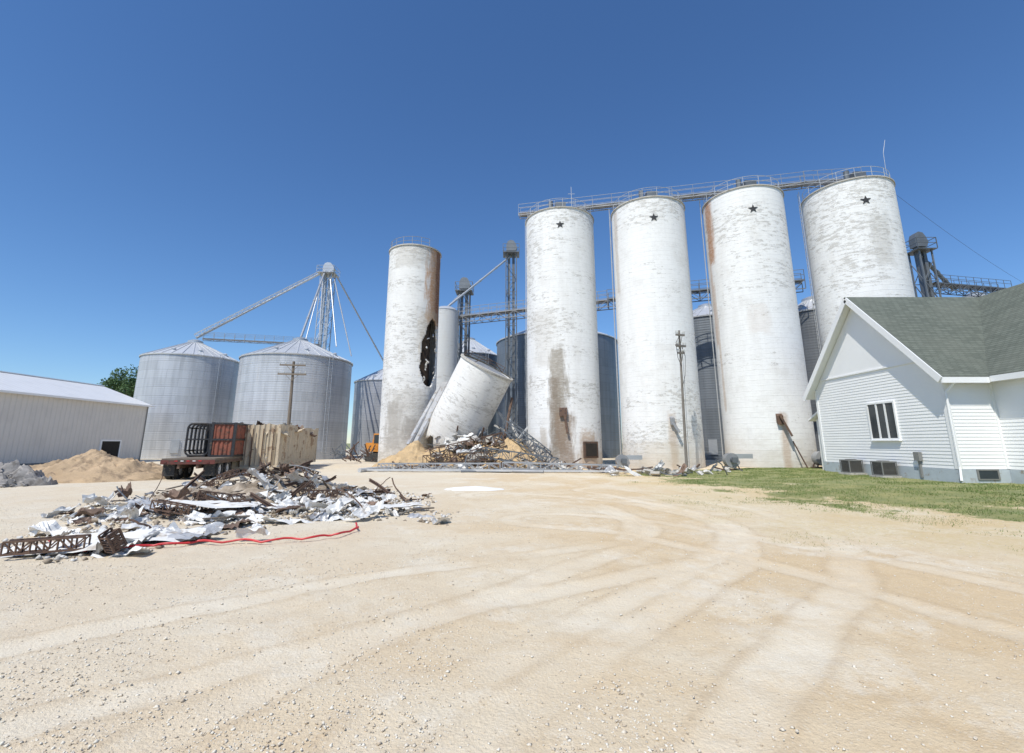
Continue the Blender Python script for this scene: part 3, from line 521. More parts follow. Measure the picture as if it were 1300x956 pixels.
b=MB(); p0=Vector((29,33.5,21.6)); q0=Vector((66,50,14.5)); b.path([p0.lerp(q0,k/16)-Vector((0,0,1.6*math.sin(PI*k/16))) for k in range(17)],.010,4); tag(b.build('power_line',M['black']),'thin black cable running from the rightmost silo down to the right','cable')
# ---------- utility poles
def pole(x,y,h,label,arms,lean=0,tr=False,r=.15,m=M['wood']):
    z=gz(x,y); t=thing('utility_pole',(x,y,z),label,'utility pole'); tp=Vector((x+lean,y,z+h)); bs=Vector((x,y,z-.2)); MB().tube(bs,tp,r,r*.65,12).build('post',m,t,True)
    for (dz,w,yaw) in arms:
        c=bs.lerp(tp,1-dz/h)+Vector((0,-.16,0)); d=Vector((math.cos(yaw),math.sin(yaw),0))*w/2; b=MB(); b.bar(c-d,c+d,.10,.13); b.bar(c-d*.5,c-Vector((0,0,.6)),.03); b.bar(c+d*.5,c-Vector((0,0,.6)),.03); b.build('crossarm',m,t)
        for k in (-.95,-.55,.55,.95):
            b=MB(); e=c+d*k; b.tube(e+Vector((0,0,.06)),e+Vector((0,0,.16)),.03,n=6); b.tube(e+Vector((0,0,.16)),e+Vector((0,0,.28)),.06,.04,n=8); b.build('insulator',M['insul'],t,True)
    if tr:
        c=bs.lerp(tp,.92)+Vector((-.22,-.1,0)); b=MB(); b.lathe([(.02,-.02),(.09,0),(.09,.35),(.06,.4),(.02,.42)],12,(c.x,c.y,c.z-.4)); b.build('transformer',M['steel_md'],t,True)
        for j,(f0,f1,w_) in enumerate(((.97,.74,-.34),(.90,.60,.26))):
            b=MB(); a0=bs.lerp(tp,f0)+Vector((0,-.14,0)); a1=bs.lerp(tp,f1)+Vector((0,-.12,0)); b.path([a0,a0.lerp(a1,.3)+Vector((w_,-.05,0)),a0.lerp(a1,.75)+Vector((w_*.7,-.05,0)),a1],.018,5); b.build('drop_cable',M['black'],t)
        b=MB(); b.path([bs.lerp(tp,.86)+Vector((.12,-.1,0)),bs.lerp(tp,.5)+Vector((.13,-.12,0)),bs.lerp(tp,.05)+Vector((.13,-.13,0))],.02,5); b.build('conduit',M['steel_md'],t)
pole(-19.5,42,9.1,'wooden utility pole with two crossarms in front of the largest galvanised bin',[(.35,2.2,.15),(1.15,2.4,.15)],-.15,False,.17)
pole(11.5,32.2,9.6,'thin utility pole standing in front of the second starred silo',[(.35,.7,.3),(1.1,.95,.5),(1.6,.5,.2)],.2,True,.10,M['polegrey'])
# ---------- shed
t=thing('metal_shed',(-46.5,37,0),'long low white ribbed metal shed at the left edge of the yard','shed')
X1,Xr,X0=-40.5,-46.3,-52.1; Y0,Y1=18,53
b=MB(); b.ext([(X0,Y0,-.2),(X1,Y0,-.2),(X1,Y0,6.0),(Xr,Y0,8.1),(X0,Y0,6.0)],(0,Y1-Y0,0)); b.build('wall',M['shedwall'],t)
b=MB(); 
for a,c in ((X1+.35,Xr),(X0-.35,Xr)):
    b.ext([(a,Y0-.3,5.9),(c,Y0-.3,8.16),(c,Y0-.3,8.24),(a,Y0-.3,5.98)],(0,Y1-Y0+.6,0))
b.build('roof',M['shedroof'],t)
b=MB(); b.box(X1+.34,X1+.5,Y0-.3,Y1+.3,5.82,5.99); b.build('gutter',M['trim'],t)
b=MB(); b.box(Xr-.25,Xr+.25,Y0-.3,Y1+.3,8.19,8.28); b.build('ridge_cap',M['trim'],t)
b=MB(); b.box(X1-.05,X1+.03,47.7,49.9,-.1,2.1); b.build('door_opening',M['dark'],t); b=MB(); b.box(X1-.02,X1+.07,47.55,47.7,0,2.25); b.box(X1-.02,X1+.07,49.9,50.05,0,2.25); b.box(X1-.02,X1+.07,47.7,49.9,2.1,2.25); b.build('door_frame',M['trim'],t)
b=MB(); b.box(X1,X1+.04,Y1-.15,Y1,-.1,5.9); b.box(X1,X1+.04,Y0,Y1-.15,-.1,.25); b.build('base_trim',M['acgrey'],t)
# ---------- house
HX,HY0,HY1=19.1,20.9,29.7; EZ,RZ=5.1,9.7; YM=(HY0+HY1)/2; WX0,WX1=21.25,30.85; WXM=26.05; FX=33.0; GZ=.22; SZ=.82
t=thing('white_house',(26,25.3,GZ),'white clapboard house with grey green gabled roof at the right edge','house')
def siding(b,p,q,nrm,z0,z1,step=.2,clip=None):
    p=Vector(p);q=Vector(q);n=Vector(nrm); z=z0
    while z<z1-1e-4:
        zt=min(z+step,z1); a,c=(p,q); a2,c2=(p,q)
        if clip: (a,c)=clip(z); (a2,c2)=clip(zt)
        o=n*.022; i=n*.004
        b.add([Vector((a.x,a.y,z))+o,Vector((c.x,c.y,z))+o,Vector((c2.x,c2.y,zt))+i,Vector((a2.x,a2.y,zt))+i,Vector((a.x,a.y,z))+i,Vector((c.x,c.y,z))+i],[(0,1,2,3),(0,1,5,4)]); z=zt
slope=(RZ-EZ)/(YM-HY0)
def gclip(z):
    d=max(0,(z-EZ)/slope); return Vector((HX,HY0+d,0)),Vector((HX,HY1-d,0))
b=MB(); b.ext([(HX,HY0,0),(HX,HY1,0),(HX,HY1,EZ),(HX,YM,RZ),(HX,HY0,EZ)],(FX-HX,0,0))
b.ext([(WX0,14,0),(WX1,14,0),(WX1,14,EZ),(WXM,14,RZ-.01),(WX0,14,EZ)],(0,HY0-14-.003,0)); b.build('core_wall',M['clap'],t)
SG=.15
for args in (((HX,HY0,0),(HX,HY1,0),(-1,0,0),SZ,5.7,SG,gclip),((HX,HY0,0),(WX0,HY0,0),(0,-1,0),SZ,EZ,SG),((WX0,HY0,0),(WX0,14,0),(-1,0,0),SZ,EZ,SG),((WX0,14,0),(WX1,14,0),(0,-1,0),SZ,EZ,SG),((HX,HY1,0),(FX,HY1,0),(0,1,0),SZ,EZ,SG)):
    b=MB(); siding(b,*args); b.build('clapboard_wall',M['clap'],t)
d=(5.7-EZ)/slope; b=MB(); b.ext([(HX-.03,HY0+d,5.7),(HX-.03,HY1-d,5.7),(HX-.03,YM,RZ-.05)],(.028,0,0)); b.bar((HX-.05,HY0+d,5.68),(HX-.05,HY1-d,5.68),.05,.08); b.build('gable_panel',M['clap'],t)
b=MB(); b.box(HX-.045,FX,HY0-.045,HY1+.045,-.1,SZ-.02); b.box(WX0-.045,WX1+.045,13.955,HY0-.05,-.1,SZ-.023); b.build('foundation',M['found'],t)
for (cx_,cy_) in ((HX,HY0),(HX,HY1),(WX0,14.0)): b=MB(); b.box(cx_-.055,cx_+.12,cy_-.055 if cy_<HY1 else cy_-.12,cy_+.12 if cy_<HY1 else cy_+.055,SZ,EZ); b.build('corner_board',M['trim'],t)
b=MB(); b.box(WX0-.12,WX0-.003,HY0-.06,HY0-.002,SZ,EZ); b.build('corner_board',M['trim'],t)
OV=.5
def slab(b,pts,th):
    n=(Vector(pts[1])-Vector(pts[0])).cross(Vector(pts[3])-Vector(pts[0])).normalized(); n=n if n.z>0 else -n; b.ext(pts,n*th)
b=MB()
ez=EZ-OV*slope+.14; slab(b,[(HX-OV-.03,HY0-OV-.04,ez-.03),(FX,HY0-OV-.04,ez-.03),(FX,YM,RZ+.14),(HX-OV-.03,YM,RZ+.14)],.05); slab(b,[(HX-OV-.03,HY1+OV+.04,ez-.03),(FX,HY1+OV+.04,ez-.03),(FX,YM,RZ+.14),(HX-OV-.03,YM,RZ+.14)],.05)
s2=(RZ-EZ)/(WXM-WX0); ez=EZ-OV*s2+.14
slab(b,[(WX0-OV-.04,13.45,ez-.03),(WX0-OV-.04,YM-.02,ez-.03),(WXM,YM-.02,RZ+.137),(WXM,13.45,RZ+.137)],.05); slab(b,[(WX1+OV+.04,13.45,ez-.03),(WX1+OV+.04,YM-.02,ez-.03),(WXM,YM-.02,RZ+.137),(WXM,13.45,RZ+.137)],.05)
b.build('roof',M['shingle'],t)
b=MB(); ez=EZ-OV*slope
slab(b,[(HX-OV,HY0-OV,ez+.03),(WX0-.0,HY0-OV,ez+.03),(WX0,YM,RZ+.03),(HX-OV,YM,RZ+.03)],.08); slab(b,[(HX-OV,HY1+OV,ez+.03),(FX,HY1+OV,ez+.03),(FX,YM,RZ+.03),(HX-OV,YM,RZ+.03)],.08)
slab(b,[(WX0-OV,13.5,EZ-OV*s2+.027),(WX0-OV,HY0,EZ-OV*s2+.027),(WXM,HY0,RZ+.027),(WXM,13.5,RZ+.027)],.08); b.build('soffit',M['trim'],t)
ez=EZ-OV*slope
for ye in (HY0-OV,HY1+OV): b=MB(); b.bar((HX-OV-.02,ye,ez+.02),(HX-OV-.02,YM,RZ+.02),.05,.30,up=(0,0,1)); b.build('rake_board',M['trim'],t)
b=MB(); b.box(HX-OV,WX0-OV-.1,HY0-OV-.07,HY0-OV,ez-.12,ez+.13); b.box(WX0-OV-.07,WX0-OV,13.5,HY0-OV,EZ-OV*s2-.12,EZ-OV*s2+.13); b.build('gutter',M['trim'],t)
b=MB(); b.path([(HX+.1,HY0-OV-.03,ez-.05),(HX-.05,HY0-.14,ez-.5),(HX-.05,HY0-.12,3),(HX-.05,HY0-.12,.9),(HX-.25,HY0-.3,.35)],.05,6); b.build('downspout',M['trim'],t)
def window(x,y0,y1,z0,z1,n):
    w_=MB(); T=.09
    for (a,c,d,e_) in ((y0-T,y1+T,z1,z1+T),(y0-T,y1+T,z0-T,z0),(y0-T,y0,z0,z1),(y1,y1+T,z0,z1)): w_.box(x-.10,x-.01,a,c,d,e_)
    W=(y1-y0)/n
    for k in range(1,n): w_.box(x-.09,x-.01,y0+W*k-.05,y0+W*k+.05,z0,z1)
    wo=w_.build('window',M['trim'],t)
    for k in range(n): b=MB(); b.box(x-.06,x-.035,y0+W*k+(.05 if k else 0),y0+W*(k+1)-(.05 if k<n-1 else 0),z0,z1); b.build('pane',M['glass'],wo)
    b=MB(); b.box(x-.16,x-.02,y0-T-.03,y1+T+.03,z0-T-.05,z0-T); b.build('sill',M['trim'],wo)
window(HX,23.75,25.45,2.15,3.9,3)
for y0,y1,z in ((15.3,16.5,2.2),): window(WX0,y0,y1,z,z+1.7,1)
b=MB(); b.box(HX+.75,HX+1.55,HY0-.075,HY0-.04,.42,.76); wo=b.build('basement_window',M['glass'],t); b=MB(); b.box(HX+.68,HX+1.62,HY0-.09,HY0-.05,.76,.81); b.box(HX+.68,HX+.75,HY0-.09,HY0-.05,.38,.76); b.box(HX+1.55,HX+1.62,HY0-.09,HY0-.05,.38,.76); b.box(HX+.75,HX+1.55,HY0-.09,HY0-.05,.38,.42); b.build('window_frame',M['acgrey'],wo)
b=MB(); b.box(19.7,22.2,HY1+.05,31.0,0,3.4); b.ext([(19.4,HY1+.05,4.0),(19.4,31.4,3.3),(19.4,31.4,3.4),(19.4,HY1+.05,4.15)],(3,0,0)); b.build('rear_porch',M['trim'],t)
b=MB(); b.box(HX-.13,HX-.04,22.7,22.78,.35,1.5); b.box(HX-.2,HX-.04,22.6,22.9,1.1,1.5); b.build('meter_box',M['acgrey'],t)
for i,(yy,lab) in enumerate(((24.3,'right hand grey air conditioner unit against the house foundation'),(26.6,'left hand grey air conditioner unit against the house foundation'))):
    x=18.5; z=gz(x,yy)+.02; t2=thing('air_conditioner',(x,yy,z),lab,'air conditioner','air conditioners beside the house')
    b=MB(); b.box(-.46,.46,-.46,.46,-.1,.06); b.build('pad',M['conc'],t2,False,True)
    b=MB(); b.box(-.38,.38,-.38,.38,.06,.12); b.box(-.38,.38,-.38,.38,.70,.76)
    for a in (-.36,.36):
        for c in (-.36,.36): b.box(a-.02,a+.02,c-.02,c+.02,.12,.70)
    b.build('casing',M['acgrey'],t2,False,True); b=MB(); b.box(-.33,.33,-.33,.33,.12,.70); b.build('coil',M['dark'],t2,False,True)
    b=MB()
    for k in range(10): z_=.15+k*.055; b.box(-.365,.365,-.37,-.36,z_,z_+.014); b.box(-.37,-.36,-.365,.365,z_,z_+.014)
    b.build('louvres',M['acgrey'],t2,False,True); b=MB()
    for r in (.1,.18,.26): b.path([(r*math.cos(q),r*math.sin(q),.775) for q in np.linspace(0,2*PI,20,endpoint=False)],.008,4,True)
    b.build('fan_guard',M['black'],t2,False,True)
# ---------- scrap sheets helper
def sheet_mesh(L_,W_,crump,seed,corr=.12):
    b=MB(); nu,nv=14,9; vs=[];fs=[]; a1,a2=U(-1,1)*crump*.9,U(-.8,.8)*crump; ph=U(0,6)
    for i in range(nu+1):
        for j in range(nv+1):
            u=(i/nu-.5)*L_; v_=(j/nv-.5)*W_
            z=.025*(1 if j%2 else -1)+a1*(u/L_*2)**2*.35+a2*abs(v_/W_)*1.0+crump*.42*noise.noise(Vector((u*1.4,v_*1.8,seed)))+crump*.22*noise.noise(Vector((u*4.0,v_*4.0,seed+3)))
            x=u+crump*.3*noise.noise(Vector((u*1.5,v_,seed+9))); y=v_*(1-.35*crump*abs(math.sin(u*1.6+ph)))+crump*.25*noise.noise(Vector((u*1.6,v_,seed+19)))
            vs.append((x,y,z))
    for i in range(nu):
        for j in range(nv):
            a=i*(nv+1)+j; fs.append((a,a+1,a+nv+2,a+nv+1))
    return b.add(vs,fs)
# ---------- beige container
th=math.atan2(3.0,12); t=thing('shipping_container',(-16.0,30.4,0),'weathered beige container with a torn top edge behind the scrap heap','container',None,th*.85)
LW,LL,LH=1.22,12.6,3.1
b=MB(); zb=.45
def ribwall(b,p,q,z0,z1,out,n,dep=.05,jg=0,sd=0):
    p=Vector(p);q=Vector(q);o=Vector(out); pts=[]
    for i in range(n):
        for f_,d in ((0,0),(.25,1),(.6,1),(.85,0)): pts.append(p.lerp(q,(i+f_)/n)+o*(dep*d))
    pts.append(q); m=len(pts); up=[(a.x+o.x*jg*noise.noise(Vector((i*.13,sd,5)))*1.2,a.y,z1+jg*noise.noise(Vector((i*.11,sd,1)))+jg*.4*noise.noise(Vector((i*.5,sd,2)))) for i,a in enumerate(pts)]
    vs=[(a.x,a.y,z0) for a in pts]+up; b.add(vs,[(i,i+1,m+i+1,m+i) for i in range(m-1)])
ribwall(b,(LW,0,0),(LW,LL,0),zb,LH,(-1,0,0),24,.10,.22,3); ribwall(b,(-LW,0,0),(-LW,LL,0),zb,LH,(1,0,0),24,.10,.2,7); ribwall(b,(-LW,LL,0),(LW,LL,0),zb,LH,(0,-1,0),8,.05,.15,9); ribwall(b,(-LW,.04,0),(LW,.04,0),zb,LH-.05,(0,1,0),8,.08,.15,11); b.box(-LW+.02,LW-.02,.02,LL-.02,zb-.05,zb+.1)
b.build('body',M['beige'],t,False,True); b=MB()
for a in (-LW,LW):
    for c in (0,LL): b.box(a-.07,a+.07,c-.07,c+.07,zb-.15,LH-.1)
    b.box(a-.06,a+.06,.07,LL-.07,zb-.13,zb+.02)
for c in (0,LL): b.box(-LW+.07,LW-.07,c-.06,c+.06,zb-.13,zb+.04)
b.build('frame',M['beige'],t,False,True)
for k in range(9):
    o=sheet_mesh(U(1.2,2.4),U(.6,1.1),.7,k*7.7+2).build('torn_panel',M[('beige','sheetr','sheetg')[k%3]],t,False,True); o.location=(U(-.6,.9),.8+k*1.25,LH-U(.15,.4)); o.rotation_euler=(U(-.4,.4),U(-.3,.3),U(0,6))
for a in (-.9,-.3,.3,.9): b=MB(); b.tube((a,-.05,zb),(a,-.05,LH-.3),.03,n=6); b.box(a-.02,a+.14,-.09,-.05,1.5,1.54); b.build('lock_rod',M['rust'],t,False,True)
for a in (-.9,.9):
    for c in (1,6,11): b=MB(); b.box(a-.25,a+.25,c-.25,c+.25,-.05,zb-.13); b.build('support_block',M['wood'],t,False,True)
# ---------- trailer with load
t=thing('flatbed_trailer',(-17.0,25.6,0),'dark red flatbed trailer with tyres seen from the rear beside the scrap heap','trailer',None,math.radians(13))
b=MB(); b.box(-1.25,1.25,0,11,1.0,1.12); b.build('deck',M['wood'],t,False,True)
b=MB(); b.box(-1.28,-1.2,-.02,11,.85,1.0); b.box(1.2,1.28,-.02,11,.85,1.0); b.box(-.5,-.38,0,11,.6,1.0); b.box(.38,.5,0,11,.6,1.0)
for k in range(12): b.box(-1.2,1.2,.3+k*.9,.4+k*.9,.88,.99)
b.build('chassis',M['rust'],t,False,True); b=MB(); b.box(-1.27,1.27,-.06,-.0,.82,1.04); b.build('rear_beam',M['dkred'],t,False,True)
for a in (-1.05,.95): b=MB(); b.box(a-.07,a+.07,-.09,-.06,.88,.94); b.build('tail_light',M['dkred'],t,False,True)
for k in range(5): b=MB(); b.box(-.62+k*.28,-.48+k*.28,-.075,-.062,.97,1.01); b.build('reflector',M['white'] if k%2 else M['red'],t,False,True)
for a in (-.95,.95):
    b=MB(); b.box(a-.28,a+.28,.22,.24,.22,.86); b.build('mud_flap',M['rubber'],t,False,True)
    for c in (.95,2.15):
        for s_ in (-.17,.17):
            b=MB(); X=a+s_; prof=[(.28,-.13),(.47,-.13),(.5,-.09),(.5,.09),(.47,.13),(.28,.13),(.28,-.13)]; n=24; vs=[];fs=[]
            for (r,u) in prof:
                for k in range(n): q=2*PI*k/n; vs.append((X+u,c+r*math.cos(q),.5+r*math.sin(q)))
            for i in range(len(prof)-1):
                for k in range(n): fs.append((i*n+k,i*n+(k+1)%n,(i+1)*n+(k+1)%n,(i+1)*n+k))
            b.add(vs,fs); w_=b.build('wheel',M['rubber'],t,True,True); b=MB(); b.tube((X-.08,c,.5),(X+.08,c,.5),.28,n=20); b.tube((X-.12,c,.5),(X+.12,c,.5),.1,n=10); b.build('rim',M['steel_lt'],w_,True,True)
for a in (-.6,.6): b=MB(); b.box(a-.08,a+.08,8.5,8.66,0,1.0); b.box(a-.18,a+.18,8.4,8.76,0,.06); b.build('landing_leg',M['black'],t,False,True)
t=thing('red_bin',(-17.0,28.4,1.13),'dull rust red ribbed steel box on the flatbed, left of the beige container','steel box',None,math.radians(13))
bw=.58
b=MB(); ribwall(b,(-bw,0,0),(bw,0,0),0,1.85,(0,-1,0),5); ribwall(b,(bw,0,0),(bw,3,0),0,1.85,(1,0,0),10); ribwall(b,(-bw,3,0),(-bw,0,0),0,1.85,(-1,0,0),10); ribwall(b,(bw,3,0),(-bw,3,0),0,1.85,(0,1,0),5); b.box(-bw+.01,bw-.01,.01,2.99,0,.08); b.box(-bw+.01,bw-.01,.01,2.99,1.7,1.75); b.build('body',M['redbox'],t,False,True)
b=MB()
for a in (-bw-.02,bw+.02):
    for c in (-.02,3.02): b.box(a-.07,a+.07,c-.07,c+.07,0,1.98)
for z_ in (.0,.93,1.86): b.box(-bw+.05,bw-.05,-.10,.04,z_,z_+.1); b.box(-bw+.05,bw-.05,2.96,3.08,z_,z_+.1); b.box(-bw-.08,-bw+.04,.05,2.95,z_,z_+.1); b.box(bw-.04,bw+.08,.05,2.95,z_,z_+.1)
b.build('frame',M['black'],t,False,True)
t=thing('black_hoop_rack',(-18.35,28.2,1.13),'black steel rack of rounded hoops on the flatbed, left of the red box','rack',None,math.radians(13))
for j in range(6):
    yy=.05+j*.56; b=MB(); pts=[]
    for (cx_,cz_,a0) in ((.32,1.62,0),(-.32,1.62,PI/2),(-.32,.36,PI),(.32,.36,1.5*PI)):
        for k in range(6): q=a0+k*PI/10; pts.append((cx_+.28*math.cos(q),yy,cz_+.28*math.sin(q)))
    b.path(pts,.06,6,True); b.bar((-.58,yy,1.0),(.58,yy,1.0),.07); b.bar((0,yy,.1),(0,yy,1.88),.07); b.build('hoop',M['black'],t,True,True)
b=MB()
for a in (-.6,.6):
    for z_ in (.35,1.0,1.65): b.bar((a,0,z_),(a,2.9,z_),.07)
b.bar((-.4,0,.06),(-.4,2.9,.06),.12); b.bar((.4,0,.06),(.4,2.9,.06),.12); b.build('side_rails',M['black'],t,False,True)
b=MB(); b.box(-.52,.52,2.5,2.55,.15,1.8); b.build('rear_panel',M['black'],t,False,True)
# ---------- heaps
def heap(name,cx_,cy_,rx,ry,h,mat,label,cat,rough=.25,seed=0,n=100,m=38,pw=1.0,z0=None,rz=0,fr=.35):
    b=MB(); vs=[]; fs=[]; z0=gz(cx_,cy_) if z0 is None else z0
    for i in range(m+1):
        r=i/m
        for k in range(n):
            q=2*PI*k/n; e=1+.25*noise.noise(Vector((math.cos(q)*1.3,math.sin(q)*1.3,seed)))+.08*noise.noise(Vector((math.cos(q)*4,math.sin(q)*4,seed))); x=rx*r*math.cos(q)*e; y=ry*r*math.sin(q)*e; x,y=x*math.cos(rz)-y*math.sin(rz),x*math.sin(rz)+y*math.cos(rz)
            z=h*(1-r**pw if pw!=1 else (1-r))*(1+.5*noise.noise(Vector((x*.6,y*.6,seed+7))))+rough*noise.noise(Vector((x*1.3,y*1.3,seed)))*(1-r*.7)+rough*fr*noise.noise(Vector((x*4,y*4,seed)))+rough*fr*.5*noise.noise(Vector((x*9,y*9,seed)))
            vs.append((cx_+x,cy_+y,z0+max(z,-.02) if i<m else z0-.12))
    for i in range(m):
        for k in range(n): fs.append((i*n+k,i*n+(k+1)%n,(i+1)*n+(k+1)%n,(i+1)*n+k))
    b.add(vs,fs); o=b.build(name,mat,None,True); return tag(o,label,cat)
heap('sand_pile',-22.6,27.2,4.3,3.2,1.25,M['sand'],'tan sand pile in front of the leftmost grain bin','sand pile',.4,1,pw=1.5)
heap('sand_pile',-26.0,28.6,3.0,2.5,.85,M['sand'],'lower tan shoulder of sand left of the main sand pile','sand pile',.35,5,pw=1.5)
heap('gravel_pile',-24.8,22.4,3.2,2.3,1.30,M['graygravel'],'grey gravel pile at the left edge of the yard','gravel pile',.5,2,pw=1.3,fr=.6)
n=700; q=RS.uniform(0,2*PI,n); r=np.sqrt(RS.rand(n)); tag(rocks('gravel_lumps',-24.8+3.0*r*np.cos(q),22.4+2.1*r*np.sin(q),np.maximum(0,1.15*(1-r**1.3))*RS.uniform(.8,1.1,n),RS.uniform(.04,.14,n),M['graygravel']),'loose grey stones covering the gravel pile at the left edge','stones',kind='stuff')
heap('powder_spill',-1.6,20.9,1.35,.8,.12,M['powder'],'flat white powder spill alone on the dirt yard','powder',.04,3,pw=1.2)
heap('grain_heap',-3.4,40.4,6.6,4.4,2.5,M['grain'],'orange tan heap of spilled grain under the leaning silo section','grain heap',.5,4,pw=1.25)
heap('grain_heap',-7.4,38.6,3.8,2.6,1.8,M['grain'],'smaller grain heap at the foot of the slim damaged silo','grain heap',.35,9,pw=1.3)
heap('grain_heap',-.3,38.4,3.3,2.2,2.3,M['grain'],'steep grain heap right of the leaning silo section','grain heap',.4,12,pw=1.2)
heap('rubble_mound',-9.2,18.6,4.0,3.2,.45,M['soil'],'brown mound of soil and rubble under the scrap heap','rubble',.3,6,pw=1.4)
# ---------- scrap heap
def region(x,y):
    if y<11: return 'at the near left tip of the scrap heap'
    if x>-4.5: return 'in the right hand tail of the scrap heap'
    if x<-10: return 'on the left flank of the scrap heap'
    if y>18.5: return 'at the back of the scrap heap near the container'
    return 'in the middle of the scrap heap'
def scrap_h(x,y): return 1.0*math.exp(-(((x+9.0)/2.0)**2+((y-19.2)/1.7)**2))+.30*math.exp(-(((x+11.8)/1.7)**2+((y-19.3)/1.7)**2))+.10*math.exp(-(((x+9.5)/2.4)**2+((y-14)/2.2)**2))+.10*math.exp(-(((x+4.8)/2)**2+((y-15)/2.2)**2))
protos=[sheet_mesh(U(.8,2.0),U(.4,.95),U(.4,.9),k*5.3) for k in range(26)]+[sheet_mesh(U(2.2,2.9),U(.8,1.0),U(.16,.28),k*3.1) for k in range(6)]
meshes={}
def put_sheet(k,mk,loc,rot,sc,label,group):
    key=(k,mk)
    if key not in meshes: o=protos[k].build('metal_sheet',M[mk],None,False,True); meshes[key]=o.data
    else: o=bpy.data.objects.new('metal_sheet',meshes[key]); COL.objects.link(o)
    o.location=loc; o.rotation_euler=rot; o.scale=(sc,)*3; tag(o,label,'scrap metal sheet',group)
kn={'sheetw':'crumpled white metal sheet','sheetg':'crumpled bare grey metal sheet','sheetr':'crumpled rusty brown metal sheet'}
def inpile():
    while True:
        x=U(-14,-1.5); y=U(8.3,22)
        e=((x+8.0)/5.6)**2+((y-16.2)/4.6)**2
        tip=abs((x+8.2)-(y-10)*.15)<1.4+ (y-8)*.3 and y<13
        tail=abs(y-(13.8+(x+4)*-.35))<1.1 and x>-6
        if x<-1.12*y*.98: continue
        if (e<1 and random.random()<.3+.7*(1-e)) or (tip and random.random()<.45) or (tail and random.random()<.4): return x,y
for i in range(215):
    x,y=inpile(); hgt=scrap_h(x,y); z=gz(x,y)+U(.05,1)*hgt+.04; flat=hgt<.3
    mk=random.choices(['sheetw','sheetg','sheetr'],[.58,.30,.12] if y<17.5 or x>-6 else [.46,.28,.26])[0]; tl=.28 if flat else .7
    put_sheet(random.randrange(26),mk,(x,y,z),(U(-tl,tl),U(-tl,tl),U(0,6.28)),U(.30,.75) if flat else U(.4,.8),kn[mk]+' '+region(x,y),kn[mk]+'s '+region(x,y))
for (pa,k,w_,mk,lab,zz,rz) in (((75,700),26,1.0,'sheetw','long flattened white ribbed sheet at the nearest corner of the scrap heap',.07,.1),((165,690),27,.95,'sheetw','broad white bent sheet lying second from the near left corner',.12,.35),((222,684),28,.75,'sheetg','folded grey sheet beside the red hose near the front of the heap',.12,-.4),((318,688),7,.42,'sheetw','small crumpled white lump lying alone on the red hose',.14,0),((500,650),29,.6,'sheetw','bright white crumpled sheet at the right end of the heap',.14,.5),((460,660),12,.7,'sheetw','white folded sheet near the right end of the heap',.15,1.2),((265,655),30,.8,'sheetw','raised white sheet tilted up in front of the rusty beams',.3,.3),((190,652),31,.7,'sheetg','grey sheet standing at the left flank of the heap',.25,2.6),((360,650),26,.5,'sheetg','flat grey sheet lying in the middle front of the heap',.1,-.6)):
    p=gnd(*pa); put_sheet(k,mk,(p.x,p.y,zz),(U(-.08,.08),U(-.08,.08),rz),w_,lab,None)
def bent(p,L_,amp,n=9,up=.35):
    d=Vector((U(-1,1),U(-1,1),U(-.15,up))).normalized(); pts=[]; o=Vector((U(-1,1),U(-1,1),U(-.3,.7)))*amp
    for i in range(n): t_=i/(n-1); pts.append(p+d*(t_-.4)*L_+o*math.sin(t_*PI*U(.9,1.1))+Vector((U(-1,1),U(-1,1),U(-1,1)))*amp*.06)
    return [Vector((q.x,q.y,max(q.z,.03))) for q in pts]
for i in range(115):
    x,y=inpile()
    if random.random()<.6: x=-9.2+random.gauss(0,1.8); y=18.9+random.gauss(0,1.2)
    hgt=scrap_h(x,y); p=Vector((x,y,.08+hgt*U(.3,1.05))); ty=random.choice('pppbwwwaw')
    if ty=='p':
        m_=random.choice(['rust','steel_md','steel_dk','rust']); b=MB(); b.path(bent(p,U(.7,2.2),U(.1,.5),9,.6),U(.012,.026),5); nm={'rust':'bent rusty brown pipe ','steel_md':'bent grey pipe ','steel_dk':'bent dark pipe '}[m_]; tag(b.build('bent_pipe',M[m_],None,True),nm+region(x,y),'scrap pipe',nm+'pieces '+region(x,y))
    elif ty=='b':
        b=MB(); pts=bent(p,U(.9,1.8),U(0,.2),5,.5)
        for a,c in zip(pts,pts[1:]): b.bar(a,c,.08,.018); b.bar(a+Vector((0,0,.04)),c+Vector((0,0,.04)),.018,.08); b.bar(a+Vector((0,0,.08)),c+Vector((0,0,.08)),.08,.018)
        tag(b.build('steel_beam',M['rust'],None),'twisted rusty steel beam '+region(x,y),'steel beam','rusty beams '+region(x,y))
    elif ty=='a':
        b=MB(); q=p+Vector((U(-1.1,1.1),U(-1,1),U(-.2,.35))); q.z=max(q.z,.1); b.truss(p,q,.2,.2,6,.03); tag(b.build('lattice_scrap',M['rust'],None),'broken rusty lattice piece '+region(x,y),'scrap lattice','lattice pieces '+region(x,y))
    else:
        m_=random.choice(['woodlt','wood']); b=MB(); d=Vector((U(-1,1),U(-1,1),U(-.1,.3))).normalized()*U(.2,.6); q0=p-d; q0.z=max(q0.z,.04); b.bar(q0,p+d,U(.06,.13),.035); nm='broken pale wooden board ' if m_=='woodlt' else 'broken dark wooden board '; tag(b.build('wooden_board',M[m_],None),nm+region(x,y),'board',nm+'pieces '+region(x,y))
n=2600; xy=np.array([inpile() for _ in range(n)]); xx=xy[:,0]; yy=xy[:,1]; zz=np.array([gz(a,b)+scrap_h(a,b)*random.random() for a,b in xy]); h2=n//2
tag(rocks('rubble_scraps',xx[:h2],yy[:h2],zz[:h2],RS.uniform(.02,.08,h2),M['soil']),'small dark chips of broken material scattered through the heap','rubble',kind='stuff')
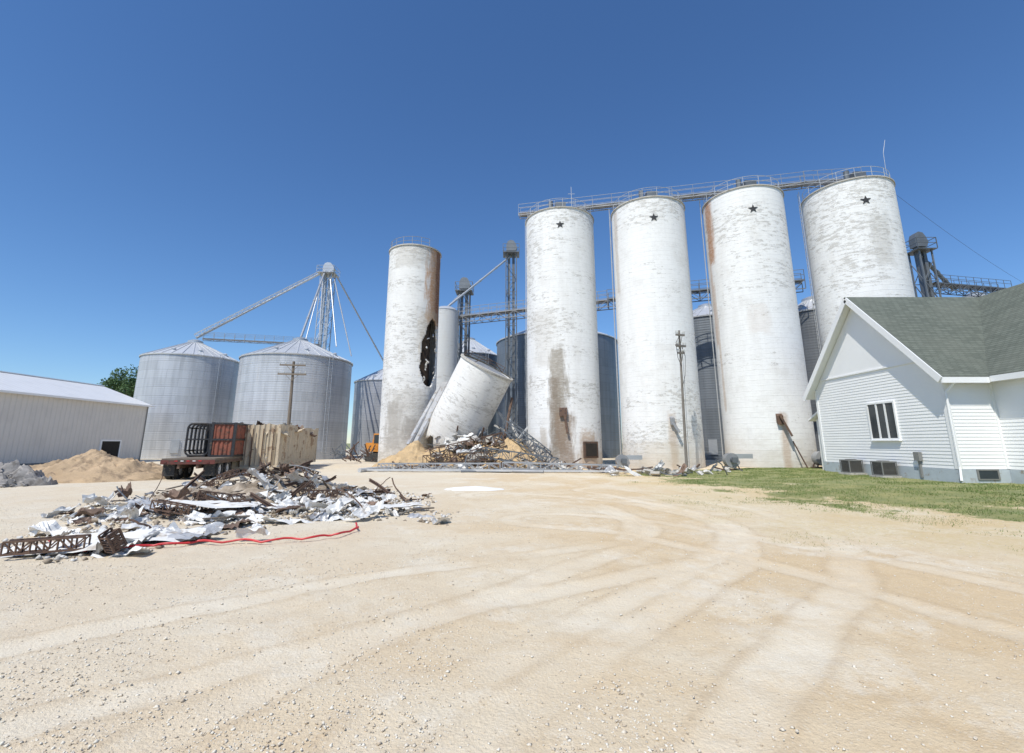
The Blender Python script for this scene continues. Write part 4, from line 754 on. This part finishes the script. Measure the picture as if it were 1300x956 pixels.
tag(rocks('white_scraps',xx[h2:],yy[h2:],zz[h2:],RS.uniform(.02,.08,n-h2),M['concw']),'small pale chips of broken concrete scattered through the heap','rubble',kind='stuff')
pts=[gnd(*q) for q in ((48,688),(75,697),(110,702),(150,700),(200,696),(250,692),(300,691),(350,690),(400,686),(430,682),(455,674),(450,668))]
b=MB(); cur=[]
for i in range(len(pts)-1):
    for j in range(6):
        t_=j/6; q=pts[i].lerp(pts[i+1],t_); q=q+Vector((0,.06*math.sin((i*6+j)*.9),.04+.04*abs(math.sin((i*6+j)*.55)))); cur.append(q)
b.path(cur,.022,6); tag(b.build('red_hose',M['red'],None,True),'red hose snaking along the front of the scrap heap','hose')
# ---------- wreckage row in front of silos
t=thing('fallen_conveyor',(-1.8,33.4,0),'long fallen grey lattice conveyor lying on the ground in front of the silos','conveyor')
MB().truss((-9.2,34.0,.06),(-.8,33.5,.10),.8,.45,11,.07).truss((-.6,33.3,.22),(7.0,32.4,.05),.75,.42,9,.07).build('truss',M['steel_md'],t); b=MB(); b.bar((-10.4,33.2,.14),(7.4,31.8,.12),.22,.12); b.build('trough',M['steel_lt'],t)
for (a,c,r,m_,lab) in (((456,600,),(548,590),.14,'steel_lt','pale pipe at the left end of the fallen conveyor'),((520,597),(690,601),.10,'steel_md','thick grey pipe lying in front of the fallen conveyor'),((585,600),(740,599),.08,'steel_dk','thin dark pipe lying below the collapsed silo'),((690,592),(785,597),.1,'rust','thin rusty pipe at the foot of the first starred silo')):
    p=gnd(*a); q=gnd(*c); b=MB(); b.tube(p+Vector((0,0,r)),q+Vector((0,0,r)),r,n=12); tag(b.build('steel_pipe',M[m_],None,True),lab,'pipe')
for (a,c,zr,m_,lab) in (((-6.5,36.4,.4),(-1.5,35.2,.7),.6,'rust','rusty lattice section lying left of centre on the spilled grain'),((-2.2,36.2,.9),(3.2,35.0,.15),.7,'steel_dk','dark lattice section sloping down toward the first starred silo')):
    b=MB(); b.truss(a,c,.7,zr,8,.06); tag(b.build('fallen_truss',M[m_]),lab,'truss')
zones=[('beside the fallen conveyor below the leaning silo',-9,5,34.4,36.8,.5,110),('heaped on the grain under the leaning silo',-6.2,1.2,36.8,41.5,2.3,150),('scattered between the second and third starred silos',5.5,14,28.5,33,.25,60)]
def chunk(c,sz,m_,label,group):
    b=MB(); V=[]
    for sx in (-1,1):
        for sy in (-1,1):
            for s3 in (-1,1): V.append(Vector((sx*sz*U(.6,1.1),sy*sz*U(.35,.8),s3*sz*U(.12,.35))))
    R_=Matrix.Rotation(U(0,6.28),3,'Z')@Matrix.Rotation(U(-.9,.9),3,'X'); V=[R_@q+c for q in V]; b.add(V,[(0,1,3,2),(4,6,7,5),(0,4,5,1),(2,3,7,6),(0,2,6,4),(1,5,7,3)]); tag(b.build('concrete_chunk',M[m_],None),label,'concrete chunk',group)
for zi,(zn,xa,xb,ya,yb,hm,cnt) in enumerate(zones):
    for i in range(cnt):
        x,y=U(xa,xb),U(ya,yb); base=gz(x,y)+(0 if zi!=1 else max(0,2.4*(1-math.hypot((x+3.4)/6.5,(y-40.4)/4.3)**1.25))); z=base+U(.05,.2)*(hm if zi==1 else 1); r=random.random()
        if r<.52: m_=random.choice(['conc','concw','conc']); nm='broken grey concrete chunk ' if m_=='conc' else 'broken white concrete chunk '; chunk(Vector((x,y,z)),U(.15,.7 if zi==1 else .35),m_,nm+zn,nm+'pieces '+zn)
        elif r<.70: mk=random.choice(['sheetw','sheetg','sheetg','sheetr']); put_sheet(random.randrange(26),mk,(x,y,z+.1),(U(-.7,.7),U(-.7,.7),U(0,6)),U(.5,1.0),kn[mk]+' '+zn,kn[mk]+'s '+zn)
        elif r<.90: b=MB(); pts=bent(Vector((x,y,z+.1)),U(1,2.6 if zi<2 else 1.5),U(.1,.6)); m_=random.choice(['rust','steel_dk']); b.path(pts,U(.02,.05),5); nm='bent rusty pipe ' if m_=='rust' else 'bent dark pipe '; tag(b.build('bent_pipe',M[m_],None,True),nm+zn,'scrap pipe',nm+'pieces '+zn)
        else: b=MB(); d=Vector((U(-1,1),U(-.5,.5),U(0,.6)*(1 if zi==1 else .3))).normalized()*U(.6,1.5 if zi<2 else .8); b.bar(Vector((x,y,z+.1)),Vector((x,y,z+.1))+d,.10,.08); tag(b.build('steel_beam',M['rust'],None),'short rusty beam '+zn,'steel beam','short beams '+zn)
p=at(566,486,42.6); q=at(524,566,39.8); b=MB(); b.bar(p,q,.75,.25); b.bar(p+Vector((-.5,0,-.3)),q+Vector((-.35,-.2,.1)),.3,.2); tag(b.build('leaning_duct',M['sheetg'],None),'long grey duct leaning between the slim damaged silo and the fallen section','duct')
b=MB(); b.truss(at(548,584,37.0),at(640,562,37.6),.8,.8,8,.07); tag(b.build('fallen_truss',M['rust'],None),'rusty lattice truss lying across the grain below the leaning silo','truss')
b=MB(); b.truss(at(640,545,39),at(690,585,37.0),.8,.8,7,.07); tag(b.build('fallen_truss',M['steel_dk'],None),'dark lattice truss propped against the first starred silo','truss')
for i,(a,c,w_) in enumerate((((632,520),(655,560),.3),((650,505),(640,560),.2),((628,540),(690,572),.25),((600,556),(560,585),.2),((672,540),(640,580),.16),((645,530),(668,575),.22),((655,548),(630,580),.2))):
    b=MB(); b.bar(at(*a,40.2),at(*c,39.0),w_,.12); tag(b.build('steel_beam',M[['steel_dk','rust','conc','rust','steel_lt','concw','steel_md'][i]],None),['dark beam upright right of the leaning silo section','rusty post upright right of the leaning silo section','grey slab beam slanting toward the first starred silo','rusty beam under the left side of the leaning section','pale beam at the left foot of the first starred silo','white slab beam standing beside the first starred silo','grey beam crossing low in the rubble beside the first starred silo'][i],'steel beam')
# ---------- blowers
def blower(px,py,Y,lab):
    p=at(px,py,Y); x=p.x; z=gz(x,Y); t=thing('aeration_fan',(x,Y,z),lab,'fan','aeration fans at the silo feet'); b=MB()
    n=22; r=.42; c=(x,Y,z+.66)
    pts=[(c[0]+r*(1+.25*k/n)*math.cos(2*PI*k/n),c[1]-.25,c[2]+r*(1+.25*k/n)*math.sin(2*PI*k/n)) for k in range(n)]; b.ext(pts,(0,.5,0)); b.build('scroll_housing',M['steel_md'],t)
    b=MB(); b.box(x+.1,x+1.4,Y-.2,Y+.2,z+.75,z+1.05); b.build('outlet_duct',M['galv'],t); b=MB(); b.tube((x,Y-.5,z+.66),(x,Y-.25,z+.66),.18,n=14); b.box(x-.17,x+.17,Y-.7,Y-.5,z+.5,z+.84); b.build('motor',M['steel_dk'],t)
    b=MB()
    for a in (-.45,.45): b.bar((x+a,Y-.25,z),(x+a*.6,Y-.2,z+.45),.06); b.bar((x+a,Y+.25,z),(x+a*.6,Y+.2,z+.45),.06)
    b.box(x-.6,x+.6,Y-.3,Y+.3,z,z+.08); b.build('stand',M['rust'],t)
blower(790,585,35.2,'grey aeration fan between the first and second starred silos'); blower(928,585,32.6,'grey aeration fan at the foot of the third starred silo')
blower(1042,585,33.2,'grey aeration fan between the third starred silo and the house')
# ---------- excavator
ex,ey=-13.5,51.5; t=thing('excavator',(ex,ey,0),'orange excavator half hidden between the large bin and the slim silo','excavator',None,.25)
for a in (-1.1,1.1):
    b=MB(); pts=[(a-.28,-1.7,.35),(a-.28,-1.35,.02),(a-.28,1.35,.02),(a-.28,1.7,.35),(a-.28,1.6,.75),(a-.28,1.3,.9),(a-.28,-1.3,.9),(a-.28,-1.6,.75)]; b.ext(pts,(.56,0,0)); b.build('track',M['rubber'],t,False,True)
b=MB(); b.box(-.8,.8,-.9,.9,.6,1.05); b.build('undercarriage',M['black'],t,False,True)
b=MB(); b.ext([(-1.3,-1.4,1.05),(1.3,-1.4,1.05),(1.3,1.6,1.05),(.9,2.1,1.05),(-.9,2.1,1.05),(-1.3,1.6,1.05)],(0,0,.9)); b.box(-.2,1.25,.3,2.0,1.95,2.3); b.build('body',M['orange'],t,False,True)
b=MB(); b.ext([(-1.3,-1.5,1.1),(-1.3,.3,1.1),(-1.3,.3,2.9),(-1.3,-1.1,2.9),(-1.3,-1.5,2.1)],(1.0,0,0)); c_=b.build('cab',M['orange'],t,False,True)
for bx in ((-1.33,-1.31,-1.1,.15,1.9,2.75),(-1.2,-.4,-1.53,-1.5,1.4,2.1)): b=MB(); b.box(*bx); b.build('cab_window',M['glass'],c_,False,True)
b=MB(); P=[(.15,-1.2,1.6),(.15,-2.6,3.6),(.15,-3.4,4.1),(.15,-4.8,3.8)]
for a,c in zip(P,P[1:]): b.bar(a,c,.38,.5)
b.build('boom',M['orange'],t,False,True); b=MB(); b.bar((.15,-4.7,4.0),(.15,-5.3,1.8),.3,.35); b.build('stick',M['orange'],t,False,True)
b=MB(); b.ext([(-.4,-5.3,1.8),(-.4,-5.8,1.2),(-.4,-5.5,.7),(-.4,-4.9,.7),(-.4,-4.8,1.3)],(1.1,0,0)); b.build('bucket',M['steel_dk'],t,False,True)
t.rotation_euler.z=.9
for i,(px,py,lab) in enumerate(((432,580,'jumble of dark steel frames left of the slim damaged silo'),(455,584,'second jumble of rusty frames at the foot of the slim damaged silo'),(470,582,'third jumble of grey frames beside the slim damaged silo'))):
    p=gnd(px,py+4); b=MB()
    for k in range(26): q=Vector((p.x+U(-1.2,1.2),p.y+U(-.6,.6),U(.05,1.2))); b.bar(q,q+Vector((U(-1,1),U(-.5,.5),U(0,1.0))),.08)
    tag(b.build('frame_scrap',M[['steel_dk','rust','steel_md'][i]],None),lab,'scrap frames')
# ---------- trees
def tree(x,y,h,r,label,seed):
    random.seed(seed); t=thing('leafy_tree',(x,y,0),label,'tree','trees beyond the shed'); b=MB(); b.tube((x,y,-.2),(x,y,h*.6),.35,.18,10)
    cl=[]
    for k in range(9): a=U(0,6.28); e=Vector((x+math.cos(a)*r*.6,y+math.sin(a)*r*.6,h*U(.55,.85))); b.tube((x,y,h*U(.3,.5)),e,.12,.04,6); cl.append(e)
    b.build('trunk',M['bark'],t,True); c=Vector((x,y,h*.66))
    for k in range(30): d=Vector((random.gauss(0,1),random.gauss(0,1),random.gauss(0,1))).normalized()*U(.45,1); cl.append(c+Vector((d.x*r*.8,d.y*r*.8,d.z*h*.30)))
    b=MB(); vs=[];fs=[]
    for e in cl:
        rr=U(.22,.38)*r
        for k in range(190):
            d=Vector((random.gauss(0,1),random.gauss(0,1),random.gauss(0,.8))).normalized()*rr*U(.5,1.05); q=e+d; s_=U(.12,.28); u=Vector((U(-1,1),U(-1,1),U(-1,1))).normalized()*s_; v_=Vector((U(-1,1),U(-1,1),U(-1,1))).normalized()*s_*.7; n0=len(vs); vs+=[q-u,q+v_,q+u,q-v_]; fs.append((n0,n0+1,n0+2,n0+3))
    b.add(vs,fs); b.build('crown',M['leafd'],t)
tree(-74.5,92,17.0,5.0,'dark green tree just right of the shed roof end',3); tree(-80,97,16.2,4.6,'dark green tree behind the shed roof ridge',4); tree(-71,97,14.5,4.2,'lower green tree beside the leftmost grain bin',6)
